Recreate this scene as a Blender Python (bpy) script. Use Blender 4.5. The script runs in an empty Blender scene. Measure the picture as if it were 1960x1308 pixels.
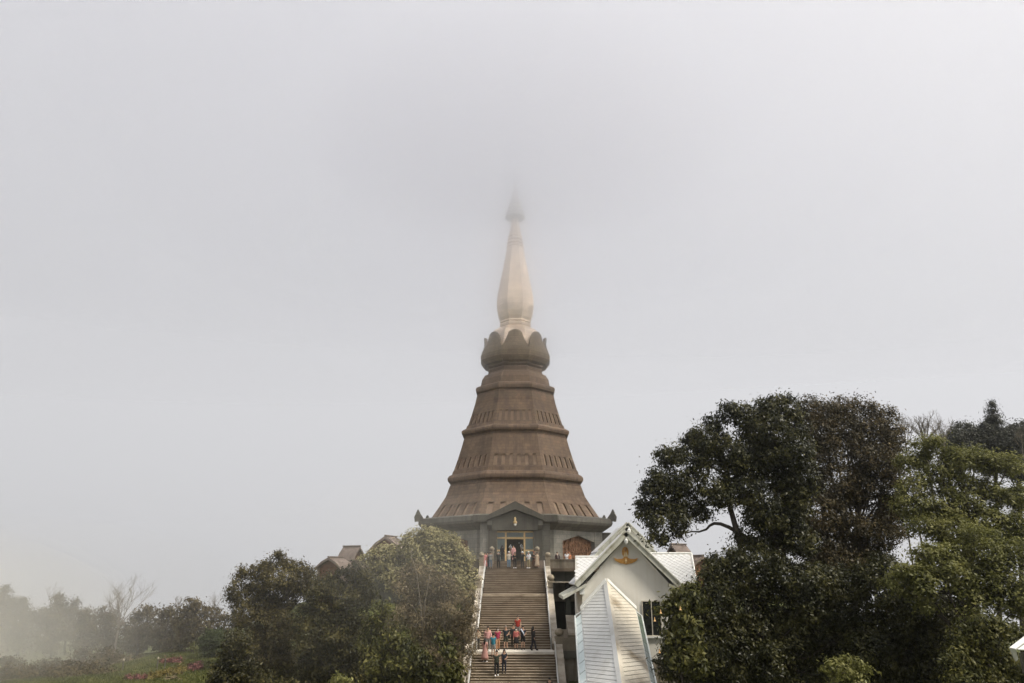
import bpy, bmesh, math, random
import numpy as np
from mathutils import Vector, Matrix
random.seed(7); rng = np.random.default_rng(11)
R = math.radians
SC = bpy.context.scene
COL = SC.collection
# ------------------------------------------------------------------ camera
FPX, PITCH, YAW = 1420.0, R(17.25), R(0.516)
CAM = Vector((0.43, 0.0, 0.0))
cd = bpy.data.cameras.new('camera'); cam = bpy.data.objects.new('camera', cd); COL.objects.link(cam)
cam.location = CAM; cam.rotation_euler = (R(90) + PITCH, 0, YAW)
cd.sensor_width = 36; cd.lens = 36 * FPX / 1960; cd.clip_end = 6000; cd.clip_start = 0.1
SC.camera = cam
# ------------------------------------------------------------------ sky, sun, exposure
SUN_EL, SUN_AZ = R(50), R(120)        # azimuth measured from +Y (away from the camera) towards +X
w = bpy.data.worlds.new('World'); SC.world = w; w.use_nodes = True
nt = w.node_tree; nt.nodes.clear()
out = nt.nodes.new('ShaderNodeOutputWorld'); bg = nt.nodes.new('ShaderNodeBackground')
sky = nt.nodes.new('ShaderNodeTexSky'); sky.sky_type = 'NISHITA'; sky.sun_disc = False
sky.sun_elevation = SUN_EL; sky.sun_rotation = SUN_AZ; sky.air_density = 1.0; sky.dust_density = 3.0
hs = nt.nodes.new('ShaderNodeHueSaturation'); hs.inputs['Saturation'].default_value = 0.12
mx = nt.nodes.new('ShaderNodeMix'); mx.data_type = 'RGBA'; mx.inputs['Factor'].default_value = 0.92
# overcast deck, brighter towards the zenith as overcast skies are
tcw = nt.nodes.new('ShaderNodeTexCoord'); sx = nt.nodes.new('ShaderNodeSeparateXYZ'); nt.links.new(tcw.outputs['Generated'], sx.inputs[0])
dk = nt.nodes.new('ShaderNodeMix'); dk.data_type = 'RGBA'; dk.inputs['A'].default_value = (6.4, 6.4, 6.62, 1); dk.inputs['B'].default_value = (8.3, 8.3, 8.6, 1)
nt.links.new(sx.outputs[2], dk.inputs['Factor']); nt.links.new(dk.outputs['Result'], mx.inputs['B'])
nt.links.new(sky.outputs[0], hs.inputs['Color']); nt.links.new(hs.outputs[0], mx.inputs['A'])
# and a little brighter on the side where the veiled sun stands
dt = nt.nodes.new('ShaderNodeVectorMath'); dt.operation = 'DOT_PRODUCT'; nt.links.new(tcw.outputs['Generated'], dt.inputs[0]); dt.inputs[1].default_value = (math.sin(SUN_AZ), math.cos(SUN_AZ), 0)
ma = nt.nodes.new('ShaderNodeMath'); ma.operation = 'MULTIPLY_ADD'; ma.inputs[1].default_value = 0.13; ma.inputs[2].default_value = 1.05; nt.links.new(dt.outputs['Value'], ma.inputs[0])
mu = nt.nodes.new('ShaderNodeVectorMath'); mu.operation = 'SCALE'; nt.links.new(mx.outputs['Result'], mu.inputs[0]); nt.links.new(ma.outputs[0], mu.inputs['Scale'])
nt.links.new(mu.outputs[0], bg.inputs[0]); bg.inputs[1].default_value = 0.051
nt.links.new(bg.outputs[0], out.inputs[0])
sl = bpy.data.lights.new('sun', 'SUN'); sl.energy = 2.0; sl.angle = R(13); sl.color = (1.0, 0.93, 0.80)
so = bpy.data.objects.new('sun', sl); COL.objects.link(so)
sd = Vector((math.sin(SUN_AZ) * math.cos(SUN_EL), math.cos(SUN_AZ) * math.cos(SUN_EL), math.sin(SUN_EL)))
so.rotation_euler = (-sd).to_track_quat('-Z', 'Y').to_euler()
vs = SC.view_settings; vs.view_transform = 'Standard'; vs.look = 'None'; vs.gamma = 1.0; vs.use_curve_mapping = False
vs.exposure = 1.08
cy = SC.cycles
cy.max_bounces = 12; cy.diffuse_bounces = 3; cy.glossy_bounces = 2; cy.transmission_bounces = 3
cy.transparent_max_bounces = 12; cy.volume_bounces = 9; cy.use_denoising = True
cy.use_adaptive_sampling = True; cy.adaptive_threshold = 0.015
try: cy.denoiser = 'OPENIMAGEDENOISE'
except Exception: pass

# ------------------------------------------------------------------ geometry helpers
_cm = Matrix.Rotation(YAW, 3, 'Z') @ Matrix.Rotation(R(90) + PITCH, 3, 'X')
_cmi = _cm.transposed()
def at(px, py, Y):
    """photo pixel -> the point of the place at distance Y in front of the camera"""
    d = _cm @ Vector(((px - 980) / FPX, (654 - py) / FPX, -1))
    return CAM + d * (Y / d.y)
def proj(p):
    q = _cmi @ (Vector(p) - CAM)
    return 980 + FPX * q.x / -q.z, 654 - FPX * q.y / -q.z
def ppm(p): return FPX / -(_cmi @ (Vector(p) - CAM)).z    # photo pixels per metre there

def rootloc(p):
    v = Vector((0, 0, 0))
    while p is not None: v += p.location; p = p.parent
    return v
def tag(o, label=None, cat=None, group=None, kind=None):
    if label: o['label'] = label
    if cat: o['category'] = cat
    if group: o['group'] = group
    if kind: o['kind'] = kind
    return o
def thing(name, loc, label, cat, group=None):
    o = bpy.data.objects.new(name, None); COL.objects.link(o); o.location = loc
    o.empty_display_size = 0.3
    return tag(o, label, cat, group)

class MB:
    def __init__(s): s.v = []; s.f = []; s.m = []
    def add(s, vs, fs, mi=0):
        b = len(s.v); s.v += [tuple(v) for v in vs]; s.f += [tuple(b + i for i in f) for f in fs]; s.m += [mi] * len(fs); return s
    def box(s, x0, x1, y0, y1, z0, z1, mi=0, rz=0, c=None):
        vs = [Vector(p) for p in ((x0,y0,z0),(x1,y0,z0),(x1,y1,z0),(x0,y1,z0),(x0,y0,z1),(x1,y0,z1),(x1,y1,z1),(x0,y1,z1))]
        if rz:
            c = Vector(c if c else ((x0+x1)/2, (y0+y1)/2, 0)); M = Matrix.Rotation(rz, 3, 'Z')
            vs = [M @ (v - c) + c for v in vs]
        return s.add(vs, ((3,2,1,0),(4,5,6,7),(0,1,5,4),(1,2,6,5),(2,3,7,6),(3,0,4,7)), mi)
    def hexa(s, p, mi=0):   # 8 points: bottom loop then top loop
        return s.add(p, ((3,2,1,0),(4,5,6,7),(0,1,5,4),(1,2,6,5),(2,3,7,6),(3,0,4,7)), mi)
    def slab(s, quad, n, t, mi=0):  # a quad given thickness t against its normal n
        q = [Vector(a) for a in quad]; n = Vector(n).normalized() * t
        return s.hexa([a - n for a in q] + q, mi)
    def prism(s, poly, d, mi=0):    # 3-D polygon extruded along vector d
        q = [Vector(a) for a in poly]; n = len(q); d = Vector(d)
        return s.add(q + [a + d for a in q], [tuple(range(n))[::-1], tuple(range(n, 2*n))] + [(i, (i+1) % n, n + (i+1) % n, n + i) for i in range(n)], mi)
    def lathe(s, prof, n, c, ph=0.0, mi=0, cap=True):
        c = Vector(c); b = []
        for r, z in prof:
            for k in range(n):
                a = ph + 2 * math.pi * k / n
                b.append((c.x + r * math.sin(a), c.y - r * math.cos(a), c.z + z))
        fs = []
        for i in range(len(prof) - 1):
            for k in range(n):
                k2 = (k + 1) % n; fs.append((i*n + k, i*n + k2, (i+1)*n + k2, (i+1)*n + k))
        if cap: fs += [tuple(range(n))[::-1], tuple(range((len(prof)-1)*n, len(prof)*n))]
        return s.add(b, fs, mi)
    def sphere(s, c, r, n=10, m=6, sx=1, sy=1, sz=1, mi=0):
        c = Vector(c); b = []; fs = []
        for i in range(m + 1):
            t = math.pi * i / m
            for k in range(n):
                a = 2 * math.pi * k / n
                b.append((c.x + r*sx*math.sin(t)*math.cos(a), c.y + r*sy*math.sin(t)*math.sin(a), c.z - r*sz*math.cos(t)))
        for i in range(m):
            for k in range(n): fs.append((i*n + k, i*n + (k+1) % n, (i+1)*n + (k+1) % n, (i+1)*n + k))
        return s.add(b, fs, mi)
    def tube(s, pts, rad, n=6, mi=0):
        pts = [Vector(p) for p in pts]
        if not isinstance(rad, (list, tuple)): rad = [rad] * len(pts)
        b = []
        for i, p in enumerate(pts):
            t = (pts[min(i+1, len(pts)-1)] - pts[max(i-1, 0)]); t = t.normalized() if t.length > 1e-6 else Vector((0,0,1))
            u = t.cross(Vector((0, 0, 1)) if abs(t.z) < 0.95 else Vector((1, 0, 0))).normalized(); q = t.cross(u)
            for k in range(n):
                a = 2 * math.pi * k / n; b.append(p + (u * math.cos(a) + q * math.sin(a)) * rad[i])
        fs = [(i*n + k, i*n + (k+1) % n, (i+1)*n + (k+1) % n, (i+1)*n + k) for i in range(len(pts)-1) for k in range(n)]
        fs += [tuple(range(n))[::-1], tuple(range((len(pts)-1)*n, len(pts)*n))]
        return s.add(b, fs, mi)
    def mesh(s, name, mats, off=Vector((0,0,0)), smooth=False):
        me = bpy.data.meshes.new(name)
        me.from_pydata([(v[0]-off.x, v[1]-off.y, v[2]-off.z) for v in s.v], [], s.f)
        for m in (mats if isinstance(mats, (list, tuple)) else [mats]): me.materials.append(m)
        me.polygons.foreach_set('material_index', s.m)
        if smooth: me.polygons.foreach_set('use_smooth', [True] * len(s.f))
        bm = bmesh.new(); bm.from_mesh(me); bmesh.ops.recalc_face_normals(bm, faces=bm.faces); bm.to_mesh(me); bm.free()
        return me
    def build(s, name, mats, parent=None, smooth=False, loc=None):
        off = rootloc(parent) if parent else (Vector(loc) if loc is not None else Vector((0,0,0)))
        o = bpy.data.objects.new(name, s.mesh(name, mats, off, smooth)); COL.objects.link(o)
        if parent: o.parent = parent
        elif loc is not None: o.location = loc
        return o

# ------------------------------------------------------------------ materials
def lin(c): return tuple(c) + (1,)
def mat(name, c1, c2=None, scale=1.0, rough=0.8, detail=6, bump=0.0, bscale=None, metal=0.0, spots=None, streak=None, spec=0.3, stretch=(1,1,1)):
    """two-colour noise mottling; spots = (colour, scale, amount) patches of lichen or dirt; streak = (colour, amount) vertical run-off stains"""
    m = bpy.data.materials.new(name); m.use_nodes = True; t = m.node_tree; N = t.nodes; L = t.links
    b = N['Principled BSDF']; b.inputs['Roughness'].default_value = rough; b.inputs['Metallic'].default_value = metal
    b.inputs['Specular IOR Level'].default_value = spec
    tc = N.new('ShaderNodeTexCoord'); mp = N.new('ShaderNodeMapping'); L.new(tc.outputs['Object'], mp.inputs[0]); mp.inputs['Scale'].default_value = stretch
    cur = None
    if c2:
        n = N.new('ShaderNodeTexNoise'); n.inputs['Scale'].default_value = scale; n.inputs['Detail'].default_value = detail; n.inputs['Roughness'].default_value = 0.65
        L.new(mp.outputs[0], n.inputs['Vector'])
        r = N.new('ShaderNodeValToRGB'); r.color_ramp.elements[0].position = 0.32; r.color_ramp.elements[1].position = 0.68
        r.color_ramp.elements[0].color = lin(c1); r.color_ramp.elements[1].color = lin(c2); L.new(n.outputs['Fac'], r.inputs[0]); cur = r.outputs[0]
    def over(col, fac):
        nonlocal cur
        x = N.new('ShaderNodeMix'); x.data_type = 'RGBA'; L.new(fac, x.inputs['Factor'])
        if cur: L.new(cur, x.inputs['A'])
        else: x.inputs['A'].default_value = lin(c1)
        x.inputs['B'].default_value = lin(col); cur = x.outputs['Result']
    if spots:
        n = N.new('ShaderNodeTexNoise'); n.inputs['Scale'].default_value = spots[1]; n.inputs['Detail'].default_value = 8; L.new(tc.outputs['Object'], n.inputs['Vector'])
        r = N.new('ShaderNodeMapRange'); r.inputs['From Min'].default_value = 0.52; r.inputs['From Max'].default_value = 0.66; r.inputs['To Max'].default_value = spots[2]
        L.new(n.outputs['Fac'], r.inputs['Value']); over(spots[0], r.outputs[0])
    if streak:
        mp2 = N.new('ShaderNodeMapping'); mp2.inputs['Scale'].default_value = (2.2, 2.2, 0.12); L.new(tc.outputs['Object'], mp2.inputs[0])
        n = N.new('ShaderNodeTexNoise'); n.inputs['Scale'].default_value = 1.6; n.inputs['Detail'].default_value = 5; L.new(mp2.outputs[0], n.inputs['Vector'])
        r = N.new('ShaderNodeMapRange'); r.inputs['From Min'].default_value = 0.5; r.inputs['From Max'].default_value = 0.72; r.inputs['To Max'].default_value = streak[1]
        L.new(n.outputs['Fac'], r.inputs['Value']); over(streak[0], r.outputs[0])
    if cur: L.new(cur, b.inputs['Base Color'])
    else: b.inputs['Base Color'].default_value = lin(c1)
    if bump:
        n = N.new('ShaderNodeTexNoise'); n.inputs['Scale'].default_value = bscale or scale * 6; n.inputs['Detail'].default_value = 6; L.new(tc.outputs['Object'], n.inputs['Vector'])
        bp = N.new('ShaderNodeBump'); bp.inputs['Strength'].default_value = bump; bp.inputs['Distance'].default_value = 0.05; L.new(n.outputs['Fac'], bp.inputs['Height']); L.new(bp.outputs[0], b.inputs['Normal'])
    return m

def tiled(name, c1, c2, grout, tile=(0.9, 0.45), rough=0.75, streak=None, mixn=None):
    """stone tiles laid in courses round the axis of the pagoda"""
    m = bpy.data.materials.new(name); m.use_nodes = True; t = m.node_tree; N = t.nodes; L = t.links
    b = N['Principled BSDF']; b.inputs['Roughness'].default_value = rough; b.inputs['Specular IOR Level'].default_value = 0.25
    tc = N.new('ShaderNodeTexCoord'); sp = N.new('ShaderNodeSeparateXYZ'); L.new(tc.outputs['Object'], sp.inputs[0])
    a = N.new('ShaderNodeMath'); a.operation = 'ARCTAN2'; L.new(sp.outputs[0], a.inputs[0]); L.new(sp.outputs[1], a.inputs[1])
    k = N.new('ShaderNodeMath'); k.operation = 'MULTIPLY'; k.inputs[1].default_value = 9.0; L.new(a.outputs[0], k.inputs[0])
    cb = N.new('ShaderNodeCombineXYZ'); L.new(k.outputs[0], cb.inputs[0]); L.new(sp.outputs[2], cb.inputs[1])
    br = N.new('ShaderNodeTexBrick'); L.new(cb.outputs[0], br.inputs['Vector']); br.inputs['Scale'].default_value = 1.0
    br.inputs['Brick Width'].default_value = tile[0]; br.inputs['Row Height'].default_value = tile[1]; br.inputs['Mortar Size'].default_value = 0.02; br.inputs['Mortar Smooth'].default_value = 0.3
    br.inputs['Color1'].default_value = lin(c1); br.inputs['Color2'].default_value = lin(c2); br.inputs['Mortar'].default_value = lin(grout)
    n = N.new('ShaderNodeTexNoise'); n.inputs['Scale'].default_value = 0.5; n.inputs['Detail'].default_value = 9; n.inputs['Roughness'].default_value = 0.75; L.new(tc.outputs['Object'], n.inputs['Vector'])
    mr = N.new('ShaderNodeMapRange'); mr.inputs['From Min'].default_value = 0.25; mr.inputs['From Max'].default_value = 0.75; mr.inputs['To Min'].default_value = 0.6; mr.inputs['To Max'].default_value = 1.4; L.new(n.outputs['Fac'], mr.inputs['Value'])
    x = N.new('ShaderNodeMix'); x.data_type = 'RGBA'; x.blend_type = 'MULTIPLY'; x.inputs['Factor'].default_value = 1; L.new(br.outputs['Color'], x.inputs['A']); L.new(mr.outputs[0], x.inputs['B'])
    cur = x.outputs['Result']
    if streak:
        mp2 = N.new('ShaderNodeMapping'); mp2.inputs['Scale'].default_value = (1.6, 1.6, 0.1); L.new(tc.outputs['Object'], mp2.inputs[0])
        n2 = N.new('ShaderNodeTexNoise'); n2.inputs['Scale'].default_value = 1.2; n2.inputs['Detail'].default_value = 6; L.new(mp2.outputs[0], n2.inputs['Vector'])
        r2 = N.new('ShaderNodeMapRange'); r2.inputs['From Min'].default_value = 0.48; r2.inputs['From Max'].default_value = 0.75; r2.inputs['To Max'].default_value = streak[1]; L.new(n2.outputs['Fac'], r2.inputs['Value'])
        y = N.new('ShaderNodeMix'); y.data_type = 'RGBA'; L.new(r2.outputs[0], y.inputs['Factor']); L.new(cur, y.inputs['A']); y.inputs['B'].default_value = lin(streak[0]); cur = y.outputs['Result']
    L.new(cur, b.inputs['Base Color'])
    bp = N.new('ShaderNodeBump'); bp.inputs['Strength'].default_value = 0.4; bp.inputs['Distance'].default_value = 0.03
    iv = N.new('ShaderNodeMath'); iv.operation = 'SUBTRACT'; iv.inputs[0].default_value = 1; L.new(br.outputs['Fac'], iv.inputs[1]); L.new(iv.outputs[0], bp.inputs['Height']); L.new(bp.outputs[0], b.inputs['Normal'])
    return m

def leaf_mat(name, dark, mid, light, rough=0.55, trans=0.3, patch=0.8):
    m = bpy.data.materials.new(name); m.use_nodes = True; t = m.node_tree; N = t.nodes; L = t.links
    b = N['Principled BSDF']; b.inputs['Roughness'].default_value = rough; b.inputs['Specular IOR Level'].default_value = 0.25
    g = N.new('ShaderNodeNewGeometry'); tc = N.new('ShaderNodeTexCoord')
    n = N.new('ShaderNodeTexNoise'); n.inputs['Scale'].default_value = patch; n.inputs['Detail'].default_value = 4; L.new(tc.outputs['Object'], n.inputs['Vector'])
    mr = N.new('ShaderNodeMapRange'); mr.inputs['From Min'].default_value = 0.3; mr.inputs['From Max'].default_value = 0.7; mr.inputs['To Min'].default_value = -0.4; mr.inputs['To Max'].default_value = 0.4; L.new(n.outputs['Fac'], mr.inputs['Value'])
    ad = N.new('ShaderNodeMath'); ad.operation = 'ADD'; ad.use_clamp = True; rs_ = N.new('ShaderNodeMath'); rs_.operation = 'MULTIPLY_ADD'; rs_.inputs[1].default_value = 0.6; rs_.inputs[2].default_value = 0.2; L.new(g.outputs['Random Per Island'], rs_.inputs[0]); L.new(rs_.outputs[0], ad.inputs[0]); L.new(mr.outputs[0], ad.inputs[1])
    r = N.new('ShaderNodeValToRGB'); e = r.color_ramp.elements; e[0].position = 0.05; e[0].color = lin(dark); e[1].position = 0.97; e[1].color = lin(light)
    q = e.new(0.55); q.color = lin(mid); L.new(ad.outputs[0], r.inputs[0])
    L.new(r.outputs[0], b.inputs['Base Color'])
    tr = N.new('ShaderNodeBsdfTranslucent'); L.new(r.outputs[0], tr.inputs['Color'])
    mxs = N.new('ShaderNodeMixShader'); mxs.inputs[0].default_value = trans; L.new(b.outputs[0], mxs.inputs[1]); L.new(tr.outputs[0], mxs.inputs[2])
    L.new(mxs.outputs[0], N['Material Output'].inputs['Surface'])
    return m

M = {}
M['brown_tile'] = tiled('brown_tile', (0.158, 0.108, 0.069), (0.205, 0.141, 0.092), (0.12, 0.083, 0.057), (0.8, 0.4), streak=((0.08, 0.06, 0.045), 0.6))
M['brown_trim'] = tiled('brown_trim', (0.165, 0.113, 0.074), (0.21, 0.145, 0.096), (0.09, 0.06, 0.045), (1.1, 0.5), streak=((0.065, 0.055, 0.045), 0.6))
M['niche_lit'] = mat('niche_lit_stone', (0.235, 0.168, 0.115), (0.31, 0.228, 0.16), 1.2, bump=0.2)  # backs paler than the wall: sky light put into their colour
M['lotus'] = tiled('lotus_tile', (0.165, 0.12, 0.066), (0.215, 0.158, 0.09), (0.07, 0.052, 0.036), (0.5, 0.3), streak=((0.06, 0.05, 0.035), 0.4))
M['gold_tile'] = tiled('gold_tile', (0.68, 0.55, 0.42), (0.78, 0.64, 0.50), (0.46, 0.36, 0.27), (0.5, 0.34), rough=0.34)
M['gold_tile'].node_tree.nodes['Principled BSDF'].inputs['Metallic'].default_value = 0.55
M['spire_metal'] = mat('spire_metal', (0.46, 0.43, 0.38), (0.56, 0.52, 0.47), 3, rough=0.5)
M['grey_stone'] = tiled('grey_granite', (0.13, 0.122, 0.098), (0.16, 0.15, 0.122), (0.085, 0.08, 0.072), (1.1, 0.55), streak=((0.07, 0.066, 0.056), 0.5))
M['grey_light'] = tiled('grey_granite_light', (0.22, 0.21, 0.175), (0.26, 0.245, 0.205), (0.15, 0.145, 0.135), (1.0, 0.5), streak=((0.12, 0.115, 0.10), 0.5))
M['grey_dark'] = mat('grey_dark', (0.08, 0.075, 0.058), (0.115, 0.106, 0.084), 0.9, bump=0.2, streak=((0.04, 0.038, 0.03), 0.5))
M['relief'] = mat('terracotta_relief', (0.05, 0.026, 0.014), (0.36, 0.20, 0.11), 3.2, detail=9, bump=1.0, bscale=4, stretch=(1.6, 1.6, 0.8))
M['gold'] = mat('gilded', (0.62, 0.43, 0.20), (0.74, 0.54, 0.28), 4, rough=0.45, metal=0.25)
M['glass_green'] = mat('door_glass', (0.10, 0.13, 0.11), (0.16, 0.2, 0.17), 1.5, rough=0.12, spec=0.6)
M['dark_glass'] = mat('dark_glass', (0.012, 0.014, 0.013), (0.02, 0.022, 0.02), 1.5, rough=0.1, spec=0.6)
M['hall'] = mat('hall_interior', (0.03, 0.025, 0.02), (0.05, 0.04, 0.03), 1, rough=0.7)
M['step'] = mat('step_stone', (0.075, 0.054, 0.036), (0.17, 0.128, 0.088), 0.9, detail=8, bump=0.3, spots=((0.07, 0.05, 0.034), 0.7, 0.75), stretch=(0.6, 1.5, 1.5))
M['tread_lit'] = mat('step_tread_lit', (0.22, 0.175, 0.125), (0.36, 0.30, 0.225), 1.3, detail=8, spots=((0.15, 0.11, 0.075), 1.1, 0.8), stretch=(0.5, 1.5, 1.5))  # same stone as the steps, painted paler for sky light on the treads
M['landing'] = mat('landing_slab', (0.52, 0.48, 0.41), (0.64, 0.6, 0.53), 1.2, bump=0.1, spots=((0.4, 0.35, 0.28), 0.8, 0.6))
M['parapet'] = mat('parapet_concrete', (0.36, 0.31, 0.25), (0.46, 0.41, 0.34), 1.0, bump=0.15, spots=((0.22, 0.19, 0.145), 0.9, 0.6), streak=((0.2, 0.17, 0.12), 0.5))
M['ball'] = mat('mossy_ball', (0.20, 0.165, 0.115), (0.34, 0.29, 0.22), 2.5, bump=0.2, spots=((0.11, 0.105, 0.05), 1.6, 0.7))
M['rail'] = mat('rail_metal', (0.62, 0.61, 0.58), (0.7, 0.69, 0.66), 5, rough=0.35, metal=0.3)
M['weathered'] = mat('weathered_concrete', (0.14, 0.115, 0.085), (0.22, 0.185, 0.14), 0.9, bump=0.3, streak=((0.07, 0.055, 0.04), 0.8), spots=((0.1, 0.09, 0.05), 0.8, 0.5))
M['stained_wall'] = mat('stained_wall', (0.30, 0.26, 0.20), (0.40, 0.35, 0.28), 0.9, bump=0.2, streak=((0.09, 0.068, 0.045), 0.9))
M['void_shade'] = mat('undercroft', (0.012, 0.013, 0.010), (0.022, 0.023, 0.018), 0.6)  # near-black base stands in for the deep shade under the terrace
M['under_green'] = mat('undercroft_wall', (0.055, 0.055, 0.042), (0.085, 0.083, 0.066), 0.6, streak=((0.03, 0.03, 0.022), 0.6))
M['white_wall'] = mat('white_render', (0.67, 0.645, 0.58), (0.73, 0.705, 0.65), 0.7, bump=0.05, streak=((0.62, 0.58, 0.49), 0.45))
M['white_trim'] = mat('white_trim', (0.66, 0.66, 0.62), (0.74, 0.74, 0.71), 1.2)
M['barge'] = mat('bargeboard', (0.46, 0.46, 0.39), (0.58, 0.57, 0.50), 1.3, spots=((0.22, 0.21, 0.14), 1.3, 0.7), streak=((0.3, 0.27, 0.18), 0.6))
M['roof_white'] = mat('white_roof_tile', (0.50, 0.50, 0.50), (0.60, 0.60, 0.60), 1.5, bump=0.08, spots=((0.5, 0.49, 0.47), 0.8, 0.6))
M['roof_under'] = mat('roof_underlay', (0.40, 0.385, 0.35), (0.46, 0.44, 0.41), 1.5)
M['course_white'] = mat('white_course', (0.58, 0.58, 0.565), (0.66, 0.66, 0.645), 0.8, bump=0.06, spots=((0.45, 0.435, 0.40), 0.6, 0.6))
M['course_cream'] = mat('cream_course', (0.56, 0.51, 0.42), (0.66, 0.61, 0.52), 0.8, bump=0.06, spots=((0.27, 0.21, 0.135), 0.45, 0.85))
M['awning'] = mat('awning_glass', (0.50, 0.58, 0.58), (0.60, 0.67, 0.67), 0.8, rough=0.18, spec=0.6)
M['awning_dark'] = mat('awning_glass_green', (0.09, 0.12, 0.095), (0.14, 0.17, 0.14), 0.8, rough=0.18, spec=0.5)
M['gutter'] = mat('gutter_metal', (0.55, 0.58, 0.57), (0.64, 0.67, 0.66), 2, rough=0.4, metal=0.2)
M['win_frame'] = mat('window_frame', (0.42, 0.38, 0.31), (0.5, 0.46, 0.39), 3)
M['curtain'] = mat('curtain', (0.22, 0.22, 0.20), (0.3, 0.3, 0.28), 3, stretch=(4, 1, 0.3))
M['pav_roof'] = mat('pavilion_roof', (0.19, 0.15, 0.125), (0.25, 0.2, 0.165), 1.2, bump=0.15, spots=((0.16, 0.12, 0.09), 1.0, 0.5))
M['pav_trim'] = mat('pavilion_stone', (0.2, 0.16, 0.13), (0.26, 0.21, 0.17), 1.2)
M['terracotta'] = mat('terracotta_panel', (0.10, 0.05, 0.027), (0.19, 0.092, 0.048), 2.5, detail=8, bump=0.6, bscale=5)
M['bark'] = mat('bark', (0.03, 0.024, 0.018), (0.065, 0.052, 0.04), 3, bump=0.5, stretch=(2, 2, 0.4))
M['bark_pale'] = mat('pale_bark', (0.13, 0.11, 0.085), (0.22, 0.19, 0.15), 3, stretch=(2, 2, 0.4))
M['twig'] = mat('dry_twig', (0.10, 0.085, 0.065), (0.17, 0.145, 0.11), 3)
M['grass'] = mat('lawn', (0.06, 0.07, 0.016), (0.095, 0.105, 0.026), 0.6, detail=10, bump=0.4, bscale=12, spots=((0.095, 0.088, 0.03), 0.35, 0.6))
M['blade'] = leaf_mat('grass_blade', (0.06, 0.07, 0.016), (0.095, 0.105, 0.024), (0.15, 0.145, 0.042))
M['leaf_dark'] = leaf_mat('leaf_dark_glossy', (0.012, 0.014, 0.005), (0.036, 0.037, 0.012), (0.12, 0.112, 0.04), rough=0.4)
M['leaf_bronze'] = leaf_mat('leaf_bronze', (0.022, 0.019, 0.009), (0.062, 0.050, 0.022), (0.145, 0.108, 0.05), rough=0.5)
M['leaf_bright'] = leaf_mat('leaf_bright', (0.06, 0.064, 0.016), (0.16, 0.162, 0.046), (0.31, 0.295, 0.11), rough=0.5, trans=0.45)
M['leaf_low'] = leaf_mat('leaf_low_right', (0.025, 0.028, 0.008), (0.07, 0.072, 0.018), (0.18, 0.165, 0.046), rough=0.5, trans=0.3)
M['leaf_pale'] = leaf_mat('leaf_pale', (0.17, 0.152, 0.072), (0.33, 0.30, 0.15), (0.44, 0.40, 0.23), rough=0.6, trans=0.45)
M['leaf_dry'] = leaf_mat('leaf_dry', (0.09, 0.070, 0.038), (0.18, 0.142, 0.08), (0.28, 0.225, 0.135), rough=0.7)
M['leaf_olive'] = leaf_mat('leaf_olive', (0.026, 0.022, 0.008), (0.082, 0.067, 0.025), (0.175, 0.145, 0.056), rough=0.55)
M['leaf_deep'] = leaf_mat('leaf_deep', (0.014, 0.014, 0.005), (0.048, 0.044, 0.014), (0.135, 0.115, 0.036), rough=0.5)
M['leaf_far'] = leaf_mat('leaf_far', (0.042, 0.033, 0.016), (0.088, 0.068, 0.032), (0.15, 0.118, 0.056), rough=0.7)
M['leaf_bush'] = leaf_mat('leaf_bush', (0.02, 0.03, 0.006), (0.04, 0.055, 0.012), (0.075, 0.09, 0.022), rough=0.6)
M['leaf_conifer_haze'] = leaf_mat('leaf_conifer_haze', (0.035, 0.038, 0.03), (0.065, 0.067, 0.052), (0.10, 0.10, 0.078), rough=0.6)  # grey-green lightened so the haze sits in the leaf colour
M['petal_red'] = leaf_mat('bedding_red', (0.06, 0.02, 0.018), (0.15, 0.045, 0.042), (0.32, 0.16, 0.14), trans=0.2)
M['leaf_yellow'] = leaf_mat('leaf_yellow', (0.10, 0.08, 0.02), (0.18, 0.14, 0.035), (0.28, 0.22, 0.07))
M['trumpet'] = mat('trumpet_flower', (0.6, 0.33, 0.12), (0.7, 0.48, 0.24), 6)
M['skin'] = mat('skin', (0.42, 0.26, 0.18)); M['skin_dark'] = mat('skin_tan', (0.3, 0.18, 0.12))
M['hair'] = mat('hair', (0.012, 0.010, 0.009), rough=0.5); M['eye'] = mat('eye', (0.02, 0.015, 0.012), rough=0.3)
def cloth(name, c, c2=None, **k):
    if name not in M: M[name] = mat(name, c, c2 or tuple(min(1, x * 1.25 + 0.004) for x in c), 9, rough=0.9, **k)
    return M[name]

# ------------------------------------------------------------------ the lie of the land
def stair_profile():
    """list of (y_front, y_back, z) treads of the great stair, from the foot up"""
    T = []
    # lower flight
    z = -6.0; y = 62.9; n = 30; r, t = 0.16, 0.30
    for i in range(n): T.append((y - t * (i + 1), y - t * i, z - r * (i + 1), 'low'))
    T.reverse()
    T.append((62.9, 64.9, -6.0, 'landing'))
    r = 4.04 / 24; t = 0.345
    for i in range(23): T.append((64.9 + t * i, 64.9 + t * (i + 1), -6.0 + r * (i + 1), 'up'))
    y1 = 64.9 + t * 23
    T.append((y1, y1 + 1.5, -1.96, 'landing2'))
    y2 = y1 + 1.5; r = 2.31 / 14; t = (79.4 - y2) / 13
    for i in range(13): T.append((y2 + t * i, y2 + t * (i + 1), -1.96 + r * (i + 1), 'up'))
    T.append((79.4, 82.0, 0.35, 'top'))
    return T
TREADS = stair_profile()
Y_MID = TREADS[[t[3] for t in TREADS].index('landing2')][0]
def stair_z(y):
    if y < TREADS[0][0]: return TREADS[0][2]
    for a, b, z, k in TREADS:
        if a <= y <= b: return z
    return 0.35
CTRL = []
def C(p, w=1.0): CTRL.append((p[0], p[1], p[2], w))
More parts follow.
